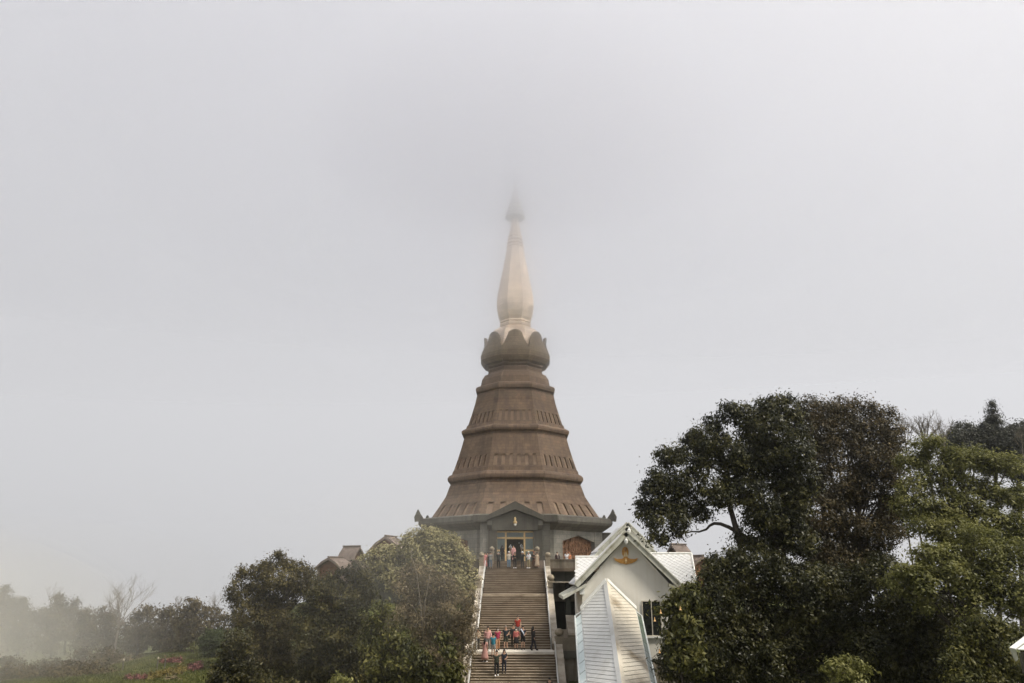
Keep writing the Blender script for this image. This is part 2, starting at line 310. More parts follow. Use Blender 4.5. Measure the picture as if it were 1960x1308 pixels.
for q in ((0,-30,-2.2),(0,-5,-1.75),(0,0,-1.7),(4,3,-1.8),(-4,3,-1.8),(-30,0,-4),(30,0,-3),(0,18,-8.5),(-20,18,-9.5),(20,18,-9),(0,34,-12.3),(-16,36,-12),(16,36,-12),(-35,36,-12),(38,38,-11),
          (0,50,-11.6),(5,50,-11.4),(5,56,-9.6),(8,52,-11.2),(0,54,-11.0),(-5,54,-10.5),(4.5,60,-8.2),(6,61,-8.0),(9,62,-7.5),
          (16,50,-10.4),(24,50,-9.6),(34,55,-8.5),(20,62,-7),(30,70,-5),(16,72,-4.2),(16,84,-1.5),(25,95,-2),(50,80,-6),
          (-4,66,-7),(-4,72,-4.6),(-4,78,-2),(-9,60,-9),(-9,66,-7.4),(-9,74,-4.4),(-14,84,-2.2),(-22,92,-3),(-16,110,-2),(18,112,-2),(0,120,-3),(0,135,-8),
          (-26,100,-5.5),(-40,110,-11),(-30,125,-12),(30,130,-12),(50,110,-12),(-70,120,-20),(70,120,-20),(-60,60,-12),(-80,30,-16),(70,30,-14),(0,200,-35),(-120,150,-38),(120,150,-38),
          (-200,300,-90),(200,300,-90),(0,350,-95),(-300,50,-80),(300,50,-80),(0,-150,-20),(-200,-150,-50),(200,-150,-50),(0,900,-260),(600,700,-260),(-600,700,-260),(-800,200,-240),(800,200,-240),(0,1000,-280),(0,-500,-200),(-500,-400,-220),(500,-400,-220)):
    C(q)
for px, py, Y in ((250,1306,56),(330,1306,56),(400,1302,57),(420,1285,60),(420,1262,65),(380,1248,70),(350,1250,70),(330,1262,66),(300,1272,63),(260,1276,63),(230,1285,62),
                  (100,1292,66),(20,1295,66),(180,1283,68),(120,1262,80),(240,1250,80),(330,1236,82),(30,1264,82),(420,1240,76)):
    C(at(px, py, Y), 1.3)
CT = np.array(CTRL)
def ground_np(x, y):
    x = np.asarray(x, float); y = np.asarray(y, float)
    num = np.zeros_like(x); den = np.zeros_like(x)
    for a, b, c, wt in CT:
        d2 = (x - a) ** 2 + (y - b) ** 2 + 3.0
        k = wt / d2 ** 1.6; num += k * c; den += k
    z = num / den
    return z
def ground(x, y): return float(ground_np(np.array([x]), np.array([y]))[0])

def grid_axis(lo, hi, dense_lo, dense_hi, step, n):
    a = np.arange(dense_lo, dense_hi + 1e-6, step)
    l = dense_lo - np.geomspace(step, dense_lo - lo, n)[::-1]; h = dense_hi + np.geomspace(step, hi - dense_hi, n)
    return np.concatenate([l, a, h])
gx = grid_axis(-900, 900, -60, 60, 1.0, 26); gy = grid_axis(-600, 1100, -10, 130, 1.0, 26)
GX, GY = np.meshgrid(gx, gy); GZ = ground_np(GX, GY)
# keep the hill under the stairs, terrace and buildings
sy = np.array([stair_z(v) for v in gy])[:, None] * np.ones_like(GX)
m_ = (np.abs(GX) < 4.6) & (GY > 50) & (GY < 84); GZ = np.where(m_, np.minimum(GZ, sy - 0.9), GZ)
m_ = (GX > 3.4) & (GX < 7.6) & (GY > 60) & (GY < 90); GZ = np.where(m_, np.minimum(GZ, -7.3), GZ)
m_ = (np.abs(GX) < 19) & (GY > 78.5) & (GY < 118); GZ = np.where(m_, np.minimum(GZ, -1.2), GZ)
ny, nx = GX.shape
me = bpy.data.meshes.new('terrain')
idx = np.arange(ny * nx).reshape(ny, nx)
F = np.stack([idx[:-1, :-1], idx[:-1, 1:], idx[1:, 1:], idx[1:, :-1]], -1).reshape(-1, 4)
me.from_pydata(np.stack([GX, GY, GZ], -1).reshape(-1, 3).tolist(), [], F.tolist()); me.materials.append(M['grass'])
me.polygons.foreach_set('use_smooth', [True] * len(F))
terrain = bpy.data.objects.new('terrain', me); COL.objects.link(terrain); tag(terrain, 'grassy hillside rising to the pagoda terrace', kind='structure')

# ------------------------------------------------------------------ the great stair
stair = thing('staircase', (0, 62.9, -6.0), 'long flight of brown stone steps climbing to the pagoda', 'staircase')
for a, b, z, k in TREADS:
    hw = 3.2 if k in ('low', 'landing') else 2.98
    m = MB()
    if k == 'top': continue
    if k.startswith('landing'):
        m.box(-hw - (0.55 if k == 'landing' else 0.0), hw + (0.55 if k == 'landing' else 0.0), a - 0.03, b + 0.06, z - 0.18, z)
        m.build('landing_slab', M['landing'] if k == 'landing' else M['tread_lit'], stair)
    else:
        rj = random.uniform(-0.004, 0.004)
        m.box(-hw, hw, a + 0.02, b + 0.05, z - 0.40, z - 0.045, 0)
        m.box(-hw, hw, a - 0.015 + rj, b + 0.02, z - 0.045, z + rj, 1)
        m.build('step', [M['step'], M['tread_lit']], stair)
# sloping parapets with ball-topped pillars, and handrails
def parapet(side, ya, yb, x0, x1, label, lift=0.5):
    zf = lambda y: stair_z(y)
    za, zb = stair_z(ya + 0.01), stair_z(yb - 0.01)
    t = thing('parapet_wall', (side * (x0 + x1) / 2, ya, za), label, 'parapet', 'sloping parapets of the staircase')
    m = MB(); X0, X1 = side * x0, side * x1
    m.prism([(X0, ya, za - 1.6), (X0, yb, zb - 1.6), (X0, yb, zb + lift), (X0, ya, za + lift)], (X1 - X0, 0, 0)); m.build('wall', M['weathered'], t)
    m = MB(); e = 0.03 * side
    m.prism([(X0 - e, ya, za + lift + 0.003), (X0 - e, yb, zb + lift + 0.003), (X0 - e, yb, zb + lift + 0.10), (X0 - e, ya, za + lift + 0.10)], (X1 - X0 + 2 * e, 0, 0)); m.build('coping', M['parapet'], t)
def pillar(x, y, z0, z1, w, rb, label, grp='ball topped pillars of the staircase', flat=0.92):
    t = thing('ball_pillar', (x, y, z0), label, 'pillar', grp)
    m = MB(); m.box(x - w, x + w, y - w, y + w, z0 - 1.2, z1 - 0.18); m.build('shaft', M['ball'], t)
    m = MB(); m.box(x - w * 1.2, x + w * 1.2, y - w * 1.2, y + w * 1.2, z1 - 0.18, z1); m.build('cap', M['ball'], t)
    m = MB(); m.sphere((x, y, z1 + rb * flat * 0.93), rb, 18, 10, sz=flat); m.build('ball', M['ball'], t, smooth=True)
def handrail(side, x, ya, yb, label, h=0.9):
    za, zb = stair_z(ya + 0.02), stair_z(yb - 0.02)
    t = thing('handrail', (side * x, ya, za), label, 'handrail', 'handrails of the staircase')
    m = MB(); m.tube([(side * x, ya, za + h), (side * x, yb, zb + h)], 0.05, 8); m.build('rail', M['rail'], t, smooth=True)
    m = MB(); m.tube([(side * x, ya, za + h * 0.5), (side * x, yb, zb + h * 0.5)], 0.022, 6); m.build('lower_rail', M['rail'], t, smooth=True)
    n = max(2, int((yb - ya) / 1.8))
    for i in range(n + 1):
        y = ya + (yb - ya) * i / n; z = za + (zb - za) * i / n
        m = MB(); m.tube([(side * x, y, z - 0.2), (side * x, y, z + h - 0.02)], 0.03, 6); m.build('post', M['rail'], t)
for sd_, nm in ((1, 'right'), (-1, 'left')):
    o = 'beside the dark undercroft' if sd_ > 0 else 'beside the leafy trees'
    parapet(sd_, Y_MID + 0.8, 79.0, 3.12, 3.57, f'pale sloping parapet of the topmost flight {o}', 0.45)
    parapet(sd_, 64.3, Y_MID + 0.4, 3.12, 3.57, f'pale sloping parapet of the middle flight {o}', 0.45)
    parapet(sd_, 54.0, 63.1, 3.36, 3.82, f'pale sloping parapet of the lowest flight {"beside the stained link wall" if sd_ > 0 else "half hidden by foliage"}', 0.45)
    pillar(sd_ * 3.40, 79.3, 0.35, 1.42, 0.22, 0.30, f'ball topped pillar at the head of the stairs {"by the terrace parapet" if sd_ > 0 else "by the pale round tree"}')
    pillar(sd_ * 3.42, Y_MID + 0.5, -1.96, -0.80, 0.26, 0.33, f'ball topped pillar at the upper landing {"before the dark undercroft" if sd_ > 0 else "in the edge of the foliage"}')
    pillar(sd_ * 3.62, 63.6, -6.0, -4.9, 0.30, 0.36, f'broad mossy ball pillar at the white landing {"beside the link platform" if sd_ > 0 else "behind the leaves"}', flat=0.85)
    handrail(sd_, 3.01, Y_MID + 0.3, 79.3, f'thin white handrail of the topmost flight on the {"undercroft" if sd_ > 0 else "tree"} side')
    handrail(sd_, 3.01, 64.6, Y_MID, f'thin white handrail of the middle flight on the {"undercroft" if sd_ > 0 else "tree"} side')
    handrail(sd_, 3.24, 54.0, 62.9, f'thin white handrail of the lowest flight on the {"escalator" if sd_ > 0 else "tree"} side')
# ------------------------------------------------------------------ terrace
m = MB()
m.box(-17, 17, 79.43, 83.3, 0.05, 0.35); m.build('terrace_floor', M['step'], loc=(0, 80, 0)); o = bpy.data.objects['terrace_floor']; tag(o, 'lower terrace slab at the head of the stairs', kind='structure')
m = MB(); m.box(-16.5, 16.5, 83.25, 116, -3, 1.12); o = m.build('upper_terrace', M['weathered'], loc=(0, 98, 0)); tag(o, 'upper terrace round the pagoda foot', kind='structure')
m = MB(); m.box(-3.1, 3.1, 79.42, 88, -4.5, 0.049); m.box(-17, -3.1, 80.5, 88, -6, 0.049); o = m.build('stair_core', M['under_green'], loc=(0, 84, -3)); tag(o, 'masonry under the head of the stairs', kind='structure')
for s_ in (1, -1):
    t = thing('terrace_parapet', (s_ * 8, 79.6, 0.35), 'brown stone parapet along the terrace ' + ('above the dark undercroft' if s_ > 0 else 'behind the pale round tree'), 'parapet', 'terrace parapets')
    x0, x1 = sorted((s_ * 3.66, s_ * 16.8))
    m = MB(); m.box(x0, x1, 79.46, 79.8, 0.354, 1.12); m.build('wall', M['weathered'], t)
    m = MB(); m.box(x0, x1, 79.40, 79.86, 1.123, 1.25); m.build('coping', M['weathered'], t)
t = thing('undercroft', (9, 81, -3), 'dark open undercroft below the terrace right of the stairs', 'undercroft')
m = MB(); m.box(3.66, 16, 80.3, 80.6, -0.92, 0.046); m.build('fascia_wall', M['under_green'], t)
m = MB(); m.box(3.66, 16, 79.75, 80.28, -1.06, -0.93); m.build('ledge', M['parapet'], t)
m = MB(); m.box(3.7, 16, 85.5, 85.8, -8, -0.93); m.build('rear_wall', M['void_shade'], t)
m = MB(); m.box(3.6, 3.68, 72, 85.4, -8, -0.96); m.build('side_wall', M['void_shade'], t)
m = MB(); m.box(3.7, 16, 80.62, 85.45, -1.0, -0.9); m.build('soffit', M['void_shade'], t)
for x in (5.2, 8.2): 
    m = MB(); m.box(x, x + 0.5, 80.6, 81.1, -7.6, -1.01); m.build('column', M['void_shade'], t)
m = MB(); m.box(3.7, 16, 72, 85.4, -7.25, -7.1); m.build('floor_slab', M['void_shade'], t)
# the short stair from the terrace to the doorway
t = thing('door_steps', (0, 81.6, 0.35), 'short flight of stone steps up to the gilded doorway', 'steps')
for i in range(5):
    m = MB(); y = 81.6 + i * 0.33; z = 0.35 + 0.154 * (i + 1)
    m.box(-2.35, 2.35, y, 83.6 if i == 4 else y + 0.36, z - 0.154, z - 0.04, 0); m.box(-2.35, 2.35, y - 0.02, 83.6 if i == 4 else y + 0.35, z - 0.04, z, 1); m.build('step', [M['step'], M['tread_lit']], t)
for s_ in (1, -1):
    m = MB(); x0, x1 = sorted((s_ * 2.36, s_ * 3.3)); m.box(x0, x1, 81.5, 83.5, 0.353, 1.16); m.build('cheek_wall', M['pav_trim'], t)
    pillar(s_ * 2.42 - 0.05, 82.6, 1.16, 2.12, 0.2, 0.27, 'ball topped pillar flanking the steps to the doorway, ' + ('nearest the suited man' if s_ > 0 else 'nearest the round pale tree'))

# ------------------------------------------------------------------ the pagoda
PC = Vector((0.0, 98.0, 1.12)); P8 = R(22.5)
pagoda = thing('pagoda', PC, 'tall brown octagonal pagoda with gold bulb spire vanishing in cloud', 'pagoda')
AX = 986.6
def prof(wpx, py):
    """circumradius and height of an octagon whose side corner shows wpx from the axis at photo row py"""
    Rr = 5.0
    for _ in range(8):
        Y = PC.y - 0.3827 * Rr; p = at(AX + wpx, py, Y); Rr = max(0.02, p.x / 0.9239)
    return Rr, p.z - PC.z
def PR(lst): return [prof(*q) for q in lst]
def oct_part(name, prof_, material, parent=pagoda):
    m = MB(); m.lathe(prof_, 8, PC, P8); return m.build(name, material, parent)
def face_pt(k, u, Rr, z, depth=0.0):
    a = k * math.pi / 4; ap = Rr * math.cos(P8) - depth; hw = Rr * math.sin(P8)
    dx, dy = math.sin(a), -math.cos(a); tx, ty = math.cos(a), math.sin(a)
    return Vector((PC.x + dx * ap + tx * hw * u, PC.y + dy * ap + ty * hw * u, PC.z + z))
def interp(pr, z):
    pr = sorted(pr, key=lambda q: q[1])
    for (r0, z0), (r1, z1) in zip(pr, pr[1:]):
        if z0 <= z <= z1: return r0 + (r1 - r0) * (z - z0) / max(1e-6, z1 - z0)
    return pr[0][0] if z < pr[0][1] else pr[-1][0]
# three tapering tiers, their niches and the moulded bands between
def tier(pts, band_lo, band_hi, slots, dep):
    pr = PR(pts); pr.sort(key=lambda q: q[1])
    z0, z1 = pr[0][1], pr[-1][1]
    zb = z0 + (z1 - z0) * band_lo; zt = z0 + (z1 - z0) * band_hi
    rows = sorted({z0, z1, zb, zt} | {q[1] for q in pr})
    low = [(interp(pr, z), z) for z in rows if z <= zb + 1e-6]; up = [(interp(pr, z), z) for z in rows if z >= zt - 1e-6]
    mid = [(interp(pr, z) - dep, z) for z in rows if zb - 1e-6 <= z <= zt + 1e-6]
    mid = [(interp(pr, zb) - dep, zb - 0.1)] + mid + [(interp(pr, zt) - dep, zt + 0.1)]
    wall = oct_part('tier_wall', up, M['brown_tile']); wall_low = oct_part('tier_base', low, M['brown_tile']); oct_part('niche_back', mid, M['niche_lit'])
    for k in range(8):
        n = slots; wbar = 1.0; wslot = 0.8; total = n * wslot + (n + 1) * wbar; x = -1.0
        for i in range(n + 1):
            wd = wbar * (1.0) ; u0 = x; u1 = x + 2 * wd / total; x = u1 + 2 * wslot / total
            q = []
            for z in (zb, zt):
                Rr = interp(pr, z)
                a, b = face_pt(k, u0, Rr, z), face_pt(k, u1, Rr, z); cpt, dpt = face_pt(k, u1, Rr, z, dep * 1.05), face_pt(k, u0, Rr, z, dep * 1.05)
                q += [a, b, cpt, dpt]
            m = MB(); m.hexa(q); m.build('pilaster', M['brown_tile'], pagoda)
    return pr
tier([(72.5, 756), (77, 775), (84, 797), (91.5, 819)], 0.07, 0.38, 6, 0.17)
tier([(97.5, 839), (103, 858), (110, 880), (119, 905)], 0.09, 0.40, 6, 0.19)
tier([(125.5, 931), (133, 951), (145.5, 970), (162.5, 994)], 0.03, 0.40, 5, 0.24)
def band(pts, mt='brown_trim'): return oct_part('moulded_band', PR(pts), M[mt])
band([(68, 758.5), (71, 757.5), (72, 755.5), (69.8, 754.3), (70.2, 752.6), (74.5, 751), (75.5, 746), (74, 742), (69, 740), (66, 739.5)])
band([(93, 841.5), (96.5, 840.5), (98, 838), (95, 836.4), (95.5, 834.2), (101.5, 832), (102.8, 829), (102.5, 825.5), (99, 823), (94, 821), (92, 815), (88, 814.5)])
band([(120, 933.8), (124, 932.6), (125.2, 929.6), (121.8, 927.8), (122.3, 925), (128.5, 922.6), (129.8, 919), (129.5, 915), (126, 911), (121, 909), (119.5, 902.5), (114, 902)])
oct_part('collar', PR([(66, 741), (63, 727), (57.5, 719), (52, 717), (50, 712)]), M['brown_tile'])
oct_part('collar_band', PR([(45, 717), (50.5, 715), (51.5, 709), (48.5, 706), (52, 703), (52, 699), (46, 696)]), M['brown_trim'])
# lotus: a faceted bowl and eight petals
oct_part('lotus_bowl', PR([(46, 702), (56, 696), (61, 688), (61, 679), (56, 674)]), M['lotus'])
def petal(k):
    rows = []
    prf = [(50, 702, .78), (61, 697, .93), (66.5, 689, .985), (67, 679, .985), (64.6, 671, .93), (62.4, 666, .82), (60.6, 660, .72), (59.7, 654, .63), (60, 648, .54), (60.4, 643.5, .44), (60.6, 641, .27)]
    m = MB(); n = 5
    for (wp, py, hw) in prf:
        Rr, z = prof(wp, py)
        rows.append([face_pt(k, hw * (j / (n - 1) * 2 - 1), Rr, z, 0.10 * ((j / (n - 1) * 2 - 1) ** 2) * 2) for j in range(n)])
    vs = [p for r in rows for p in r]; fs = [(i*n+j, i*n+j+1, (i+1)*n+j+1, (i+1)*n+j) for i in range(len(rows)-1) for j in range(n-1)]
    m.add(vs, fs); o = m.build('lotus_petal', M['lotus'], pagoda)
    s = o.modifiers.new('thick', 'SOLIDIFY'); s.thickness = 0.32; s.offset = -1
for k in range(8): petal(k)
oct_part('gold_saucer', PR([(56, 678), (54, 668), (51, 656), (47, 645), (44, 636), (36, 630), (28.5, 626.5)]), M['gold_tile'])
oct_part('gold_ring', PR([(27, 628), (29, 625), (29, 621), (27.5, 619), (29, 617), (27.5, 614)]), M['gold_tile'])
oct_part('gold_bulb', PR([(26.5, 615.5), (30, 608), (33, 598), (34.8, 586), (34.6, 576), (32.5, 561), (29, 545), (25.5, 528), (22, 511), (18.5, 494), (15.8, 480), (14.5, 473)]), M['gold_tile'])
for (w0, y0) in ((15.6, 473), (14.6, 466.5), (13.4, 460), (12.2, 453.5)):
    oct_part('neck_ring', PR([(w0 - 2, y0 + 0.5), (w0, y0 - 1), (w0, y0 - 3.2), (w0 - 2, y0 - 5)]), M['gold_tile'])
oct_part('neck', PR([(13.4, 473), (10.2, 446), (6.6, 425), (4.2, 418)]), M['gold_tile'])
um = PR([(2.8, 420), (2.8, 415)]); oct_part('stem', um, M['spire_metal'])
for i, (w0, y0, w1, y1) in enumerate(((17, 414.5, 16, 408), (15, 407, 12.8, 400), (12.2, 399, 10.2, 392), (9.6, 391, 7.8, 384), (7.2, 383, 5.6, 375), (5.2, 374, 3.9, 366), (3.5, 365, 2.3, 354))):
    m = MB(); m.lathe(PR([(w0, y0), (w0, y0 - 2), (w1, y1)]), 16, PC); m.build('umbrella_tier', M['spire_metal'], pagoda)
m = MB(); m.lathe(PR([(3.2, 412), (1.6, 352), (1.0, 340), (0.4, 333)]), 8, PC); m.build('finial', M['spire_metal'], pagoda)
# eave, base walls with relief panels, corner finials
EAVE = PR([(163, 1020.5), (166.5, 1019.5), (184, 1007.5), (186, 1003), (185.5, 995), (180, 993), (160, 990.5)])
oct_part('eave', EAVE, M['grey_stone'])
RE = max(e[0] for e in EAVE); ZE = EAVE[5][1]
for k in range(8):
    if k in (0, 7): continue
    a = k * math.pi / 4 + P8; d = Vector((math.sin(a), -math.cos(a), 0)); tn = Vector((-d.y, d.x, 0))
    b0 = PC + d * (RE - 0.75) + Vector((0, 0, ZE - 0.25))
    m = MB(); m.prism([b0 - tn * 0.22, b0 + d * 1.15 - tn * 0.22 + Vector((0, 0, -0.15)), b0 + d * 1.25 - tn * 0.22 + Vector((0, 0, 0.45)), b0 + d * 1.05 - tn * 0.22 + Vector((0, 0, 0.9)), b0 + d * 0.85 - tn * 0.22 + Vector((0, 0, 1.35)), b0 + d * 0.55 - tn * 0.22 + Vector((0, 0, 0.8)), b0 + d * 0.25 - tn * 0.22 + Vector((0, 0, 0.42))], tn * 0.44)
    m.build('corner_finial', M['grey_stone'], pagoda)
RW, zw1 = prof(166, 1018); ZS = EAVE[0][1]
zsof = EAVE[1][1] + 0.05
for k in (2, 6):      # stepped ends of the side portals
    for dep, u, za_, zb2 in ((1.25, .62, zsof - .75, zsof + .02), (.75, .55, zsof - 1.3, zsof - .755)):
        q = []
        for z in (za_, zb2): q += [face_pt(k, -u, RW, z, -dep), face_pt(k, u, RW, z, -dep), face_pt(k, u, RW, z, .3), face_pt(k, -u, RW, z, .3)]
        m = MB(); m.hexa(q); m.build('side_portal_step', M['grey_stone'], pagoda)
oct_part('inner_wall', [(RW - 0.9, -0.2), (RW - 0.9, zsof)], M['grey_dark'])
for k in range(8):
    # wide corner piers left and right of each face, a lintel shaped like a flat gable between them
    for (u0, u1) in ((-1.0, -0.66), (0.66, 1.0)):
        if k == 0: pass
        q = []
        for z in (-0.2, zsof):
            q += [face_pt(k, u0, RW, z), face_pt(k, u1, RW, z), face_pt(k, u1, RW - 0.02, z, 0.8), face_pt(k, u0, RW - 0.02, z, 0.8)]
        m = MB(); m.hexa(q); m.build('corner_pier', M['grey_light'], pagoda)
    if k == 0: continue
    zt = zsof; za = zsof - 0.55; zb_ = zsof - 1.25; Rl = RW - 0.06
    q = [face_pt(k, -0.66, Rl, zb_), face_pt(k, 0, Rl, za), face_pt(k, 0.66, Rl, zb_), face_pt(k, 0.66, Rl, zt), face_pt(k, -0.66, Rl, zt)]
    dd = face_pt(k, 0, Rl, 0, 0.7) - face_pt(k, 0, Rl, 0)
    m = MB(); m.prism(q, dd); m.build('lintel', M['grey_light'], pagoda)
    # carved terracotta relief made of rows of uneven upright pieces
    m = MB(); rr = random.Random(k)
    q = [face_pt(k, -0.655, RW, -0.1, 0.55), face_pt(k, 0.655, RW, -0.1, 0.55), face_pt(k, 0.655, RW, zb_, 0.55), face_pt(k, 0, RW, za, 0.55), face_pt(k, -0.655, RW, zb_, 0.55)]
    m.prism(q, dd * 0.3)
    for i in range(150):
        u = rr.uniform(-0.6, 0.6); z = rr.uniform(0.1, za - 0.5 - abs(u) * 1.1); hh = rr.uniform(0.15, 0.5); ww = rr.uniform(0.012, 0.035); dp = rr.uniform(0.40, 0.53)
        q = []
        for zz, s in ((z, 1), (z + hh, 0.5)):
            q += [face_pt(k, u - ww * s, RW, zz, dp), face_pt(k, u + ww * s, RW, zz, dp), face_pt(k, u + ww * s, RW, zz, 0.56), face_pt(k, u - ww * s, RW, zz, 0.56)]
        m.hexa(q)
    m.build('relief_panel', M['relief'], pagoda)
# entrance portal on the front face
yf = PC.y - RW * math.cos(P8)          # plane of the front wall
yp = yf - 1.5                           # front of the portal
def pz(py, Y=None): return at(985, py, Y or yp).z
hwp = 54.5 / ppm(at(985, 987, yp)); zA, zA2 = pz(960), pz(975.5); zB, zB2 = pz(987.5), pz(996)
for s_ in (-1, 1):
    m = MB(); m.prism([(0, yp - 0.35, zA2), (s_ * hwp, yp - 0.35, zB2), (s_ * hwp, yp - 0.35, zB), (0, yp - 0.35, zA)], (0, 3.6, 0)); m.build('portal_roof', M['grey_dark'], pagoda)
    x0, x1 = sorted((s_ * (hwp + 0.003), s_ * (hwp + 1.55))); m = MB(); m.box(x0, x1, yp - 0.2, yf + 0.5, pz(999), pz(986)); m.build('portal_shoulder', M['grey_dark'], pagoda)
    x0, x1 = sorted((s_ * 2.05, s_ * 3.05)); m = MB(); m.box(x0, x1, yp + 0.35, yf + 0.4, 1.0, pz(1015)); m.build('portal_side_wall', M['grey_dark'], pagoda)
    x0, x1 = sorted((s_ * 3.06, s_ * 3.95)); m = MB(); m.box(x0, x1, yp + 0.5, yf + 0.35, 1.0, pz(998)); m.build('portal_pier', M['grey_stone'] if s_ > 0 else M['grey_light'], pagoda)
    x0, x1 = sorted((s_ * 2.62, s_ * 3.12)); m = MB(); m.prism([(x0, yp - 0.1, pz(996)), (x0, yp - 0.1, pz(1005)), (x0, yp + 0.34, pz(1014)), (x0, yp + 0.34, pz(996))], (x1 - x0, 0, 0)); m.build('bracket', M['grey_stone'], pagoda)
m = MB(); m.prism([(-2.6, yp + 0.05, pz(1015)), (2.6, yp + 0.05, pz(1015)), (2.6, yp + 0.05, zB2 + 0.02), (0, yp + 0.05, zA2 - 0.05), (-2.6, yp + 0.05, zB2 + 0.02)], (0, 0.6, 0)); m.build('pediment', M['grey_dark'], pagoda)
lm = thing('pediment_lamp', (0.0, yp - 0.05, pz(1003)), 'small gilded lamp with white globe on the dark pediment', 'lamp')
m = MB(); m.lathe([(0.06, 0.75), (0.16, 0.55), (0.10, 0.42), (0.26, 0.18), (0.2, 0.02)][::-1], 10, lm.location); m.build('lamp_cap', M['gold'], lm, smooth=True)
m = MB(); m.sphere(lm.location + Vector((0, 0, -0.08)), 0.17, 12, 8); m.build('globe', cloth('globe_white', (0.75, 0.72, 0.65)), lm, smooth=True)
# gilded door screen
yd = yp + 0.9; zd0 = 1.12; ztop = at(985, 1016.5, yd).z; ztr = at(985, 1030, yd).z; zlow = at(985, 1054, yd).z; k_ = 1 / ppm(at(985, 1040, yd))
scr = MB()
xo, xi, xj = 37 * k_, 19.5 * k_, 16.0 * k_
for s_ in (-1, 1):
    a, b = sorted((s_ * xo, s_ * (xo - 2.6 * k_))); scr.box(a, b, yd - 0.08, yd + 0.08, zd0, ztop)
    a, b = sorted((s_ * xi, s_ * (xj + 0.2 * k_))); scr.box(a, b, yd - 0.10, yd + 0.10, zd0, ztop)
    a, b = sorted((s_ * (xo - 2.7 * k_), s_ * (xi + 0.1 * k_)))
    for z in (ztop - 0.1, ztr, zlow): scr.box(a, b, yd - 0.06, yd + 0.06, z - 0.09, z + 0.09)
scr.box(-xj, xj, yd - 0.07, yd + 0.07, ztr - 0.13, ztr + 0.1); scr.box(-xj, xj, yd - 0.07, yd + 0.07, ztop - 0.18, ztop)
fr = scr.build('door_frame', M['gold'], pagoda)
for s_ in (-1, 1):
    a, b = sorted((s_ * (xo - 2.0 * k_), s_ * (xi + 0.1 * k_)))
    for z0, z1 in ((zd0, zlow - 0.09), (zlow + 0.09, ztr - 0.09), (ztr + 0.09, ztop - 0.19)):
        m = MB(); m.box(a, b, yd - 0.015, yd + 0.015, z0, z1); m.build('pane', M['glass_green'], fr)
m = MB(); m.box(-xj, xj, yd - 0.015, yd + 0.015, ztr + 0.1, ztop - 0.18); m.build('pane', M['glass_green'], fr)
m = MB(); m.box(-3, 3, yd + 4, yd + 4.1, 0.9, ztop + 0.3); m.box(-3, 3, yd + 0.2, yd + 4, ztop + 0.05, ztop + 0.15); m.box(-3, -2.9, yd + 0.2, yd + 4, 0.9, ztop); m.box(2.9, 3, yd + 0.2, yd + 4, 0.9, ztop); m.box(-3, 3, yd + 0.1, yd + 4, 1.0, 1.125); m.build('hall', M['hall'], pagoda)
for px in (976, 998.5):  # added white stands in place of bright window glimpses beyond the door
    p = at(px, 1047, yd + 0.7); t = thing('glimpse_stand', (p.x, p.y, 1.13), 'made-up white flower stand for a bright window glimpse inside the doorway, ' + ('before the cream jacket' if px < 980 else 'above the white hat'), 'flowers', 'added stands for window glimpses in the doorway')
    m = MB(); m.lathe([(0.2, 0), (0.08, 0.1), (0.05, p.z - 1.45), (0.16, p.z - 1.2)], 8, t.location); m.build('stand', M['gold'], t)
    m = MB(); rr = random.Random(int(px))
    for i in range(16): m.sphere(p + Vector((rr.gauss(0, .1), rr.gauss(0, .08), rr.gauss(0.02, .16))), rr.uniform(.05, .09), 6, 4)
    m.build('glimpse_blossoms', cloth('glimpse_white', (0.8, 0.8, 0.78)), t)

# ------------------------------------------------------------------ pavilions round the terrace
def pavilion(px, py, Y, wpx, hpx, dpx, rz, label, panel='terracotta'):
    """apex pixel, gable width, gable rise and depth in pixels"""
    p = at(px, py, Y); s = ppm(p); hw, rise, dep = wpx / 2 / s, hpx / s, dpx / s
    t = thing('pavilion', (p.x, p.y, p.z - rise - 2.5), label, 'pavilion', 'small gabled pavilions round the terrace'); t.rotation_euler = (0, 0, rz)
    L0 = Vector((0, 0, rise + 2.5))
    def mk(m, name, mt): 
        o = bpy.data.objects.new(name, m.mesh(name, mt)); COL.objects.link(o); o.parent = t; return o
    for s_ in (-1, 1):
        m = MB(); m.prism([(0, 0, L0.z), (s_ * hw * 0.55, 0, L0.z - rise * 0.42), (s_ * hw, 0, L0.z - rise), (s_ * hw, 0, L0.z - rise - 0.22), (s_ * hw * 0.52, 0, L0.z - rise * 0.42 - 0.24), (0, 0, L0.z - 0.28)], (0, dep, 0)); mk(m, 'roof_slope', M['pav_roof'])
        x0, x1 = sorted((s_ * hw * 0.78, s_ * hw * 0.92)); m = MB(); m.box(x0, x1, 0.3, dep - 0.2, 0, L0.z - rise * 0.86); mk(m, 'side_wall', M['pav_trim'])
    m = MB(); m.prism([(-hw * 0.78, 0.4, -1.5), (hw * 0.78, 0.4, -1.5), (hw * 0.78, 0.4, L0.z - rise * 0.8), (hw * 0.5, 0.4, L0.z - rise * 0.5), (0, 0.4, L0.z - 0.35), (-hw * 0.5, 0.4, L0.z - rise * 0.5), (-hw * 0.78, 0.4, L0.z - rise * 0.8)], (0, 0.2, 0)); mk(m, 'gable_panel', M[panel])
    m = MB(); m.box(-0.12, 0.12, 0.0, dep + 0.05, L0.z + 0.003, L0.z + 0.12); mk(m, 'ridge_cap', M['pav_trim'])
pavilion(628, 1067, 84, 64, 19, 42, R(-28), 'brown gabled pavilion with orange panel, lowest left of the round tree')
pavilion(690, 1046, 88, 40, 30, 42, R(62), 'narrow pinkish pavilion shown side-on between two gables')
pavilion(737, 1026, 86, 72, 30, 60, R(-12), 'brown pavilion gable peeping over the round pale tree')
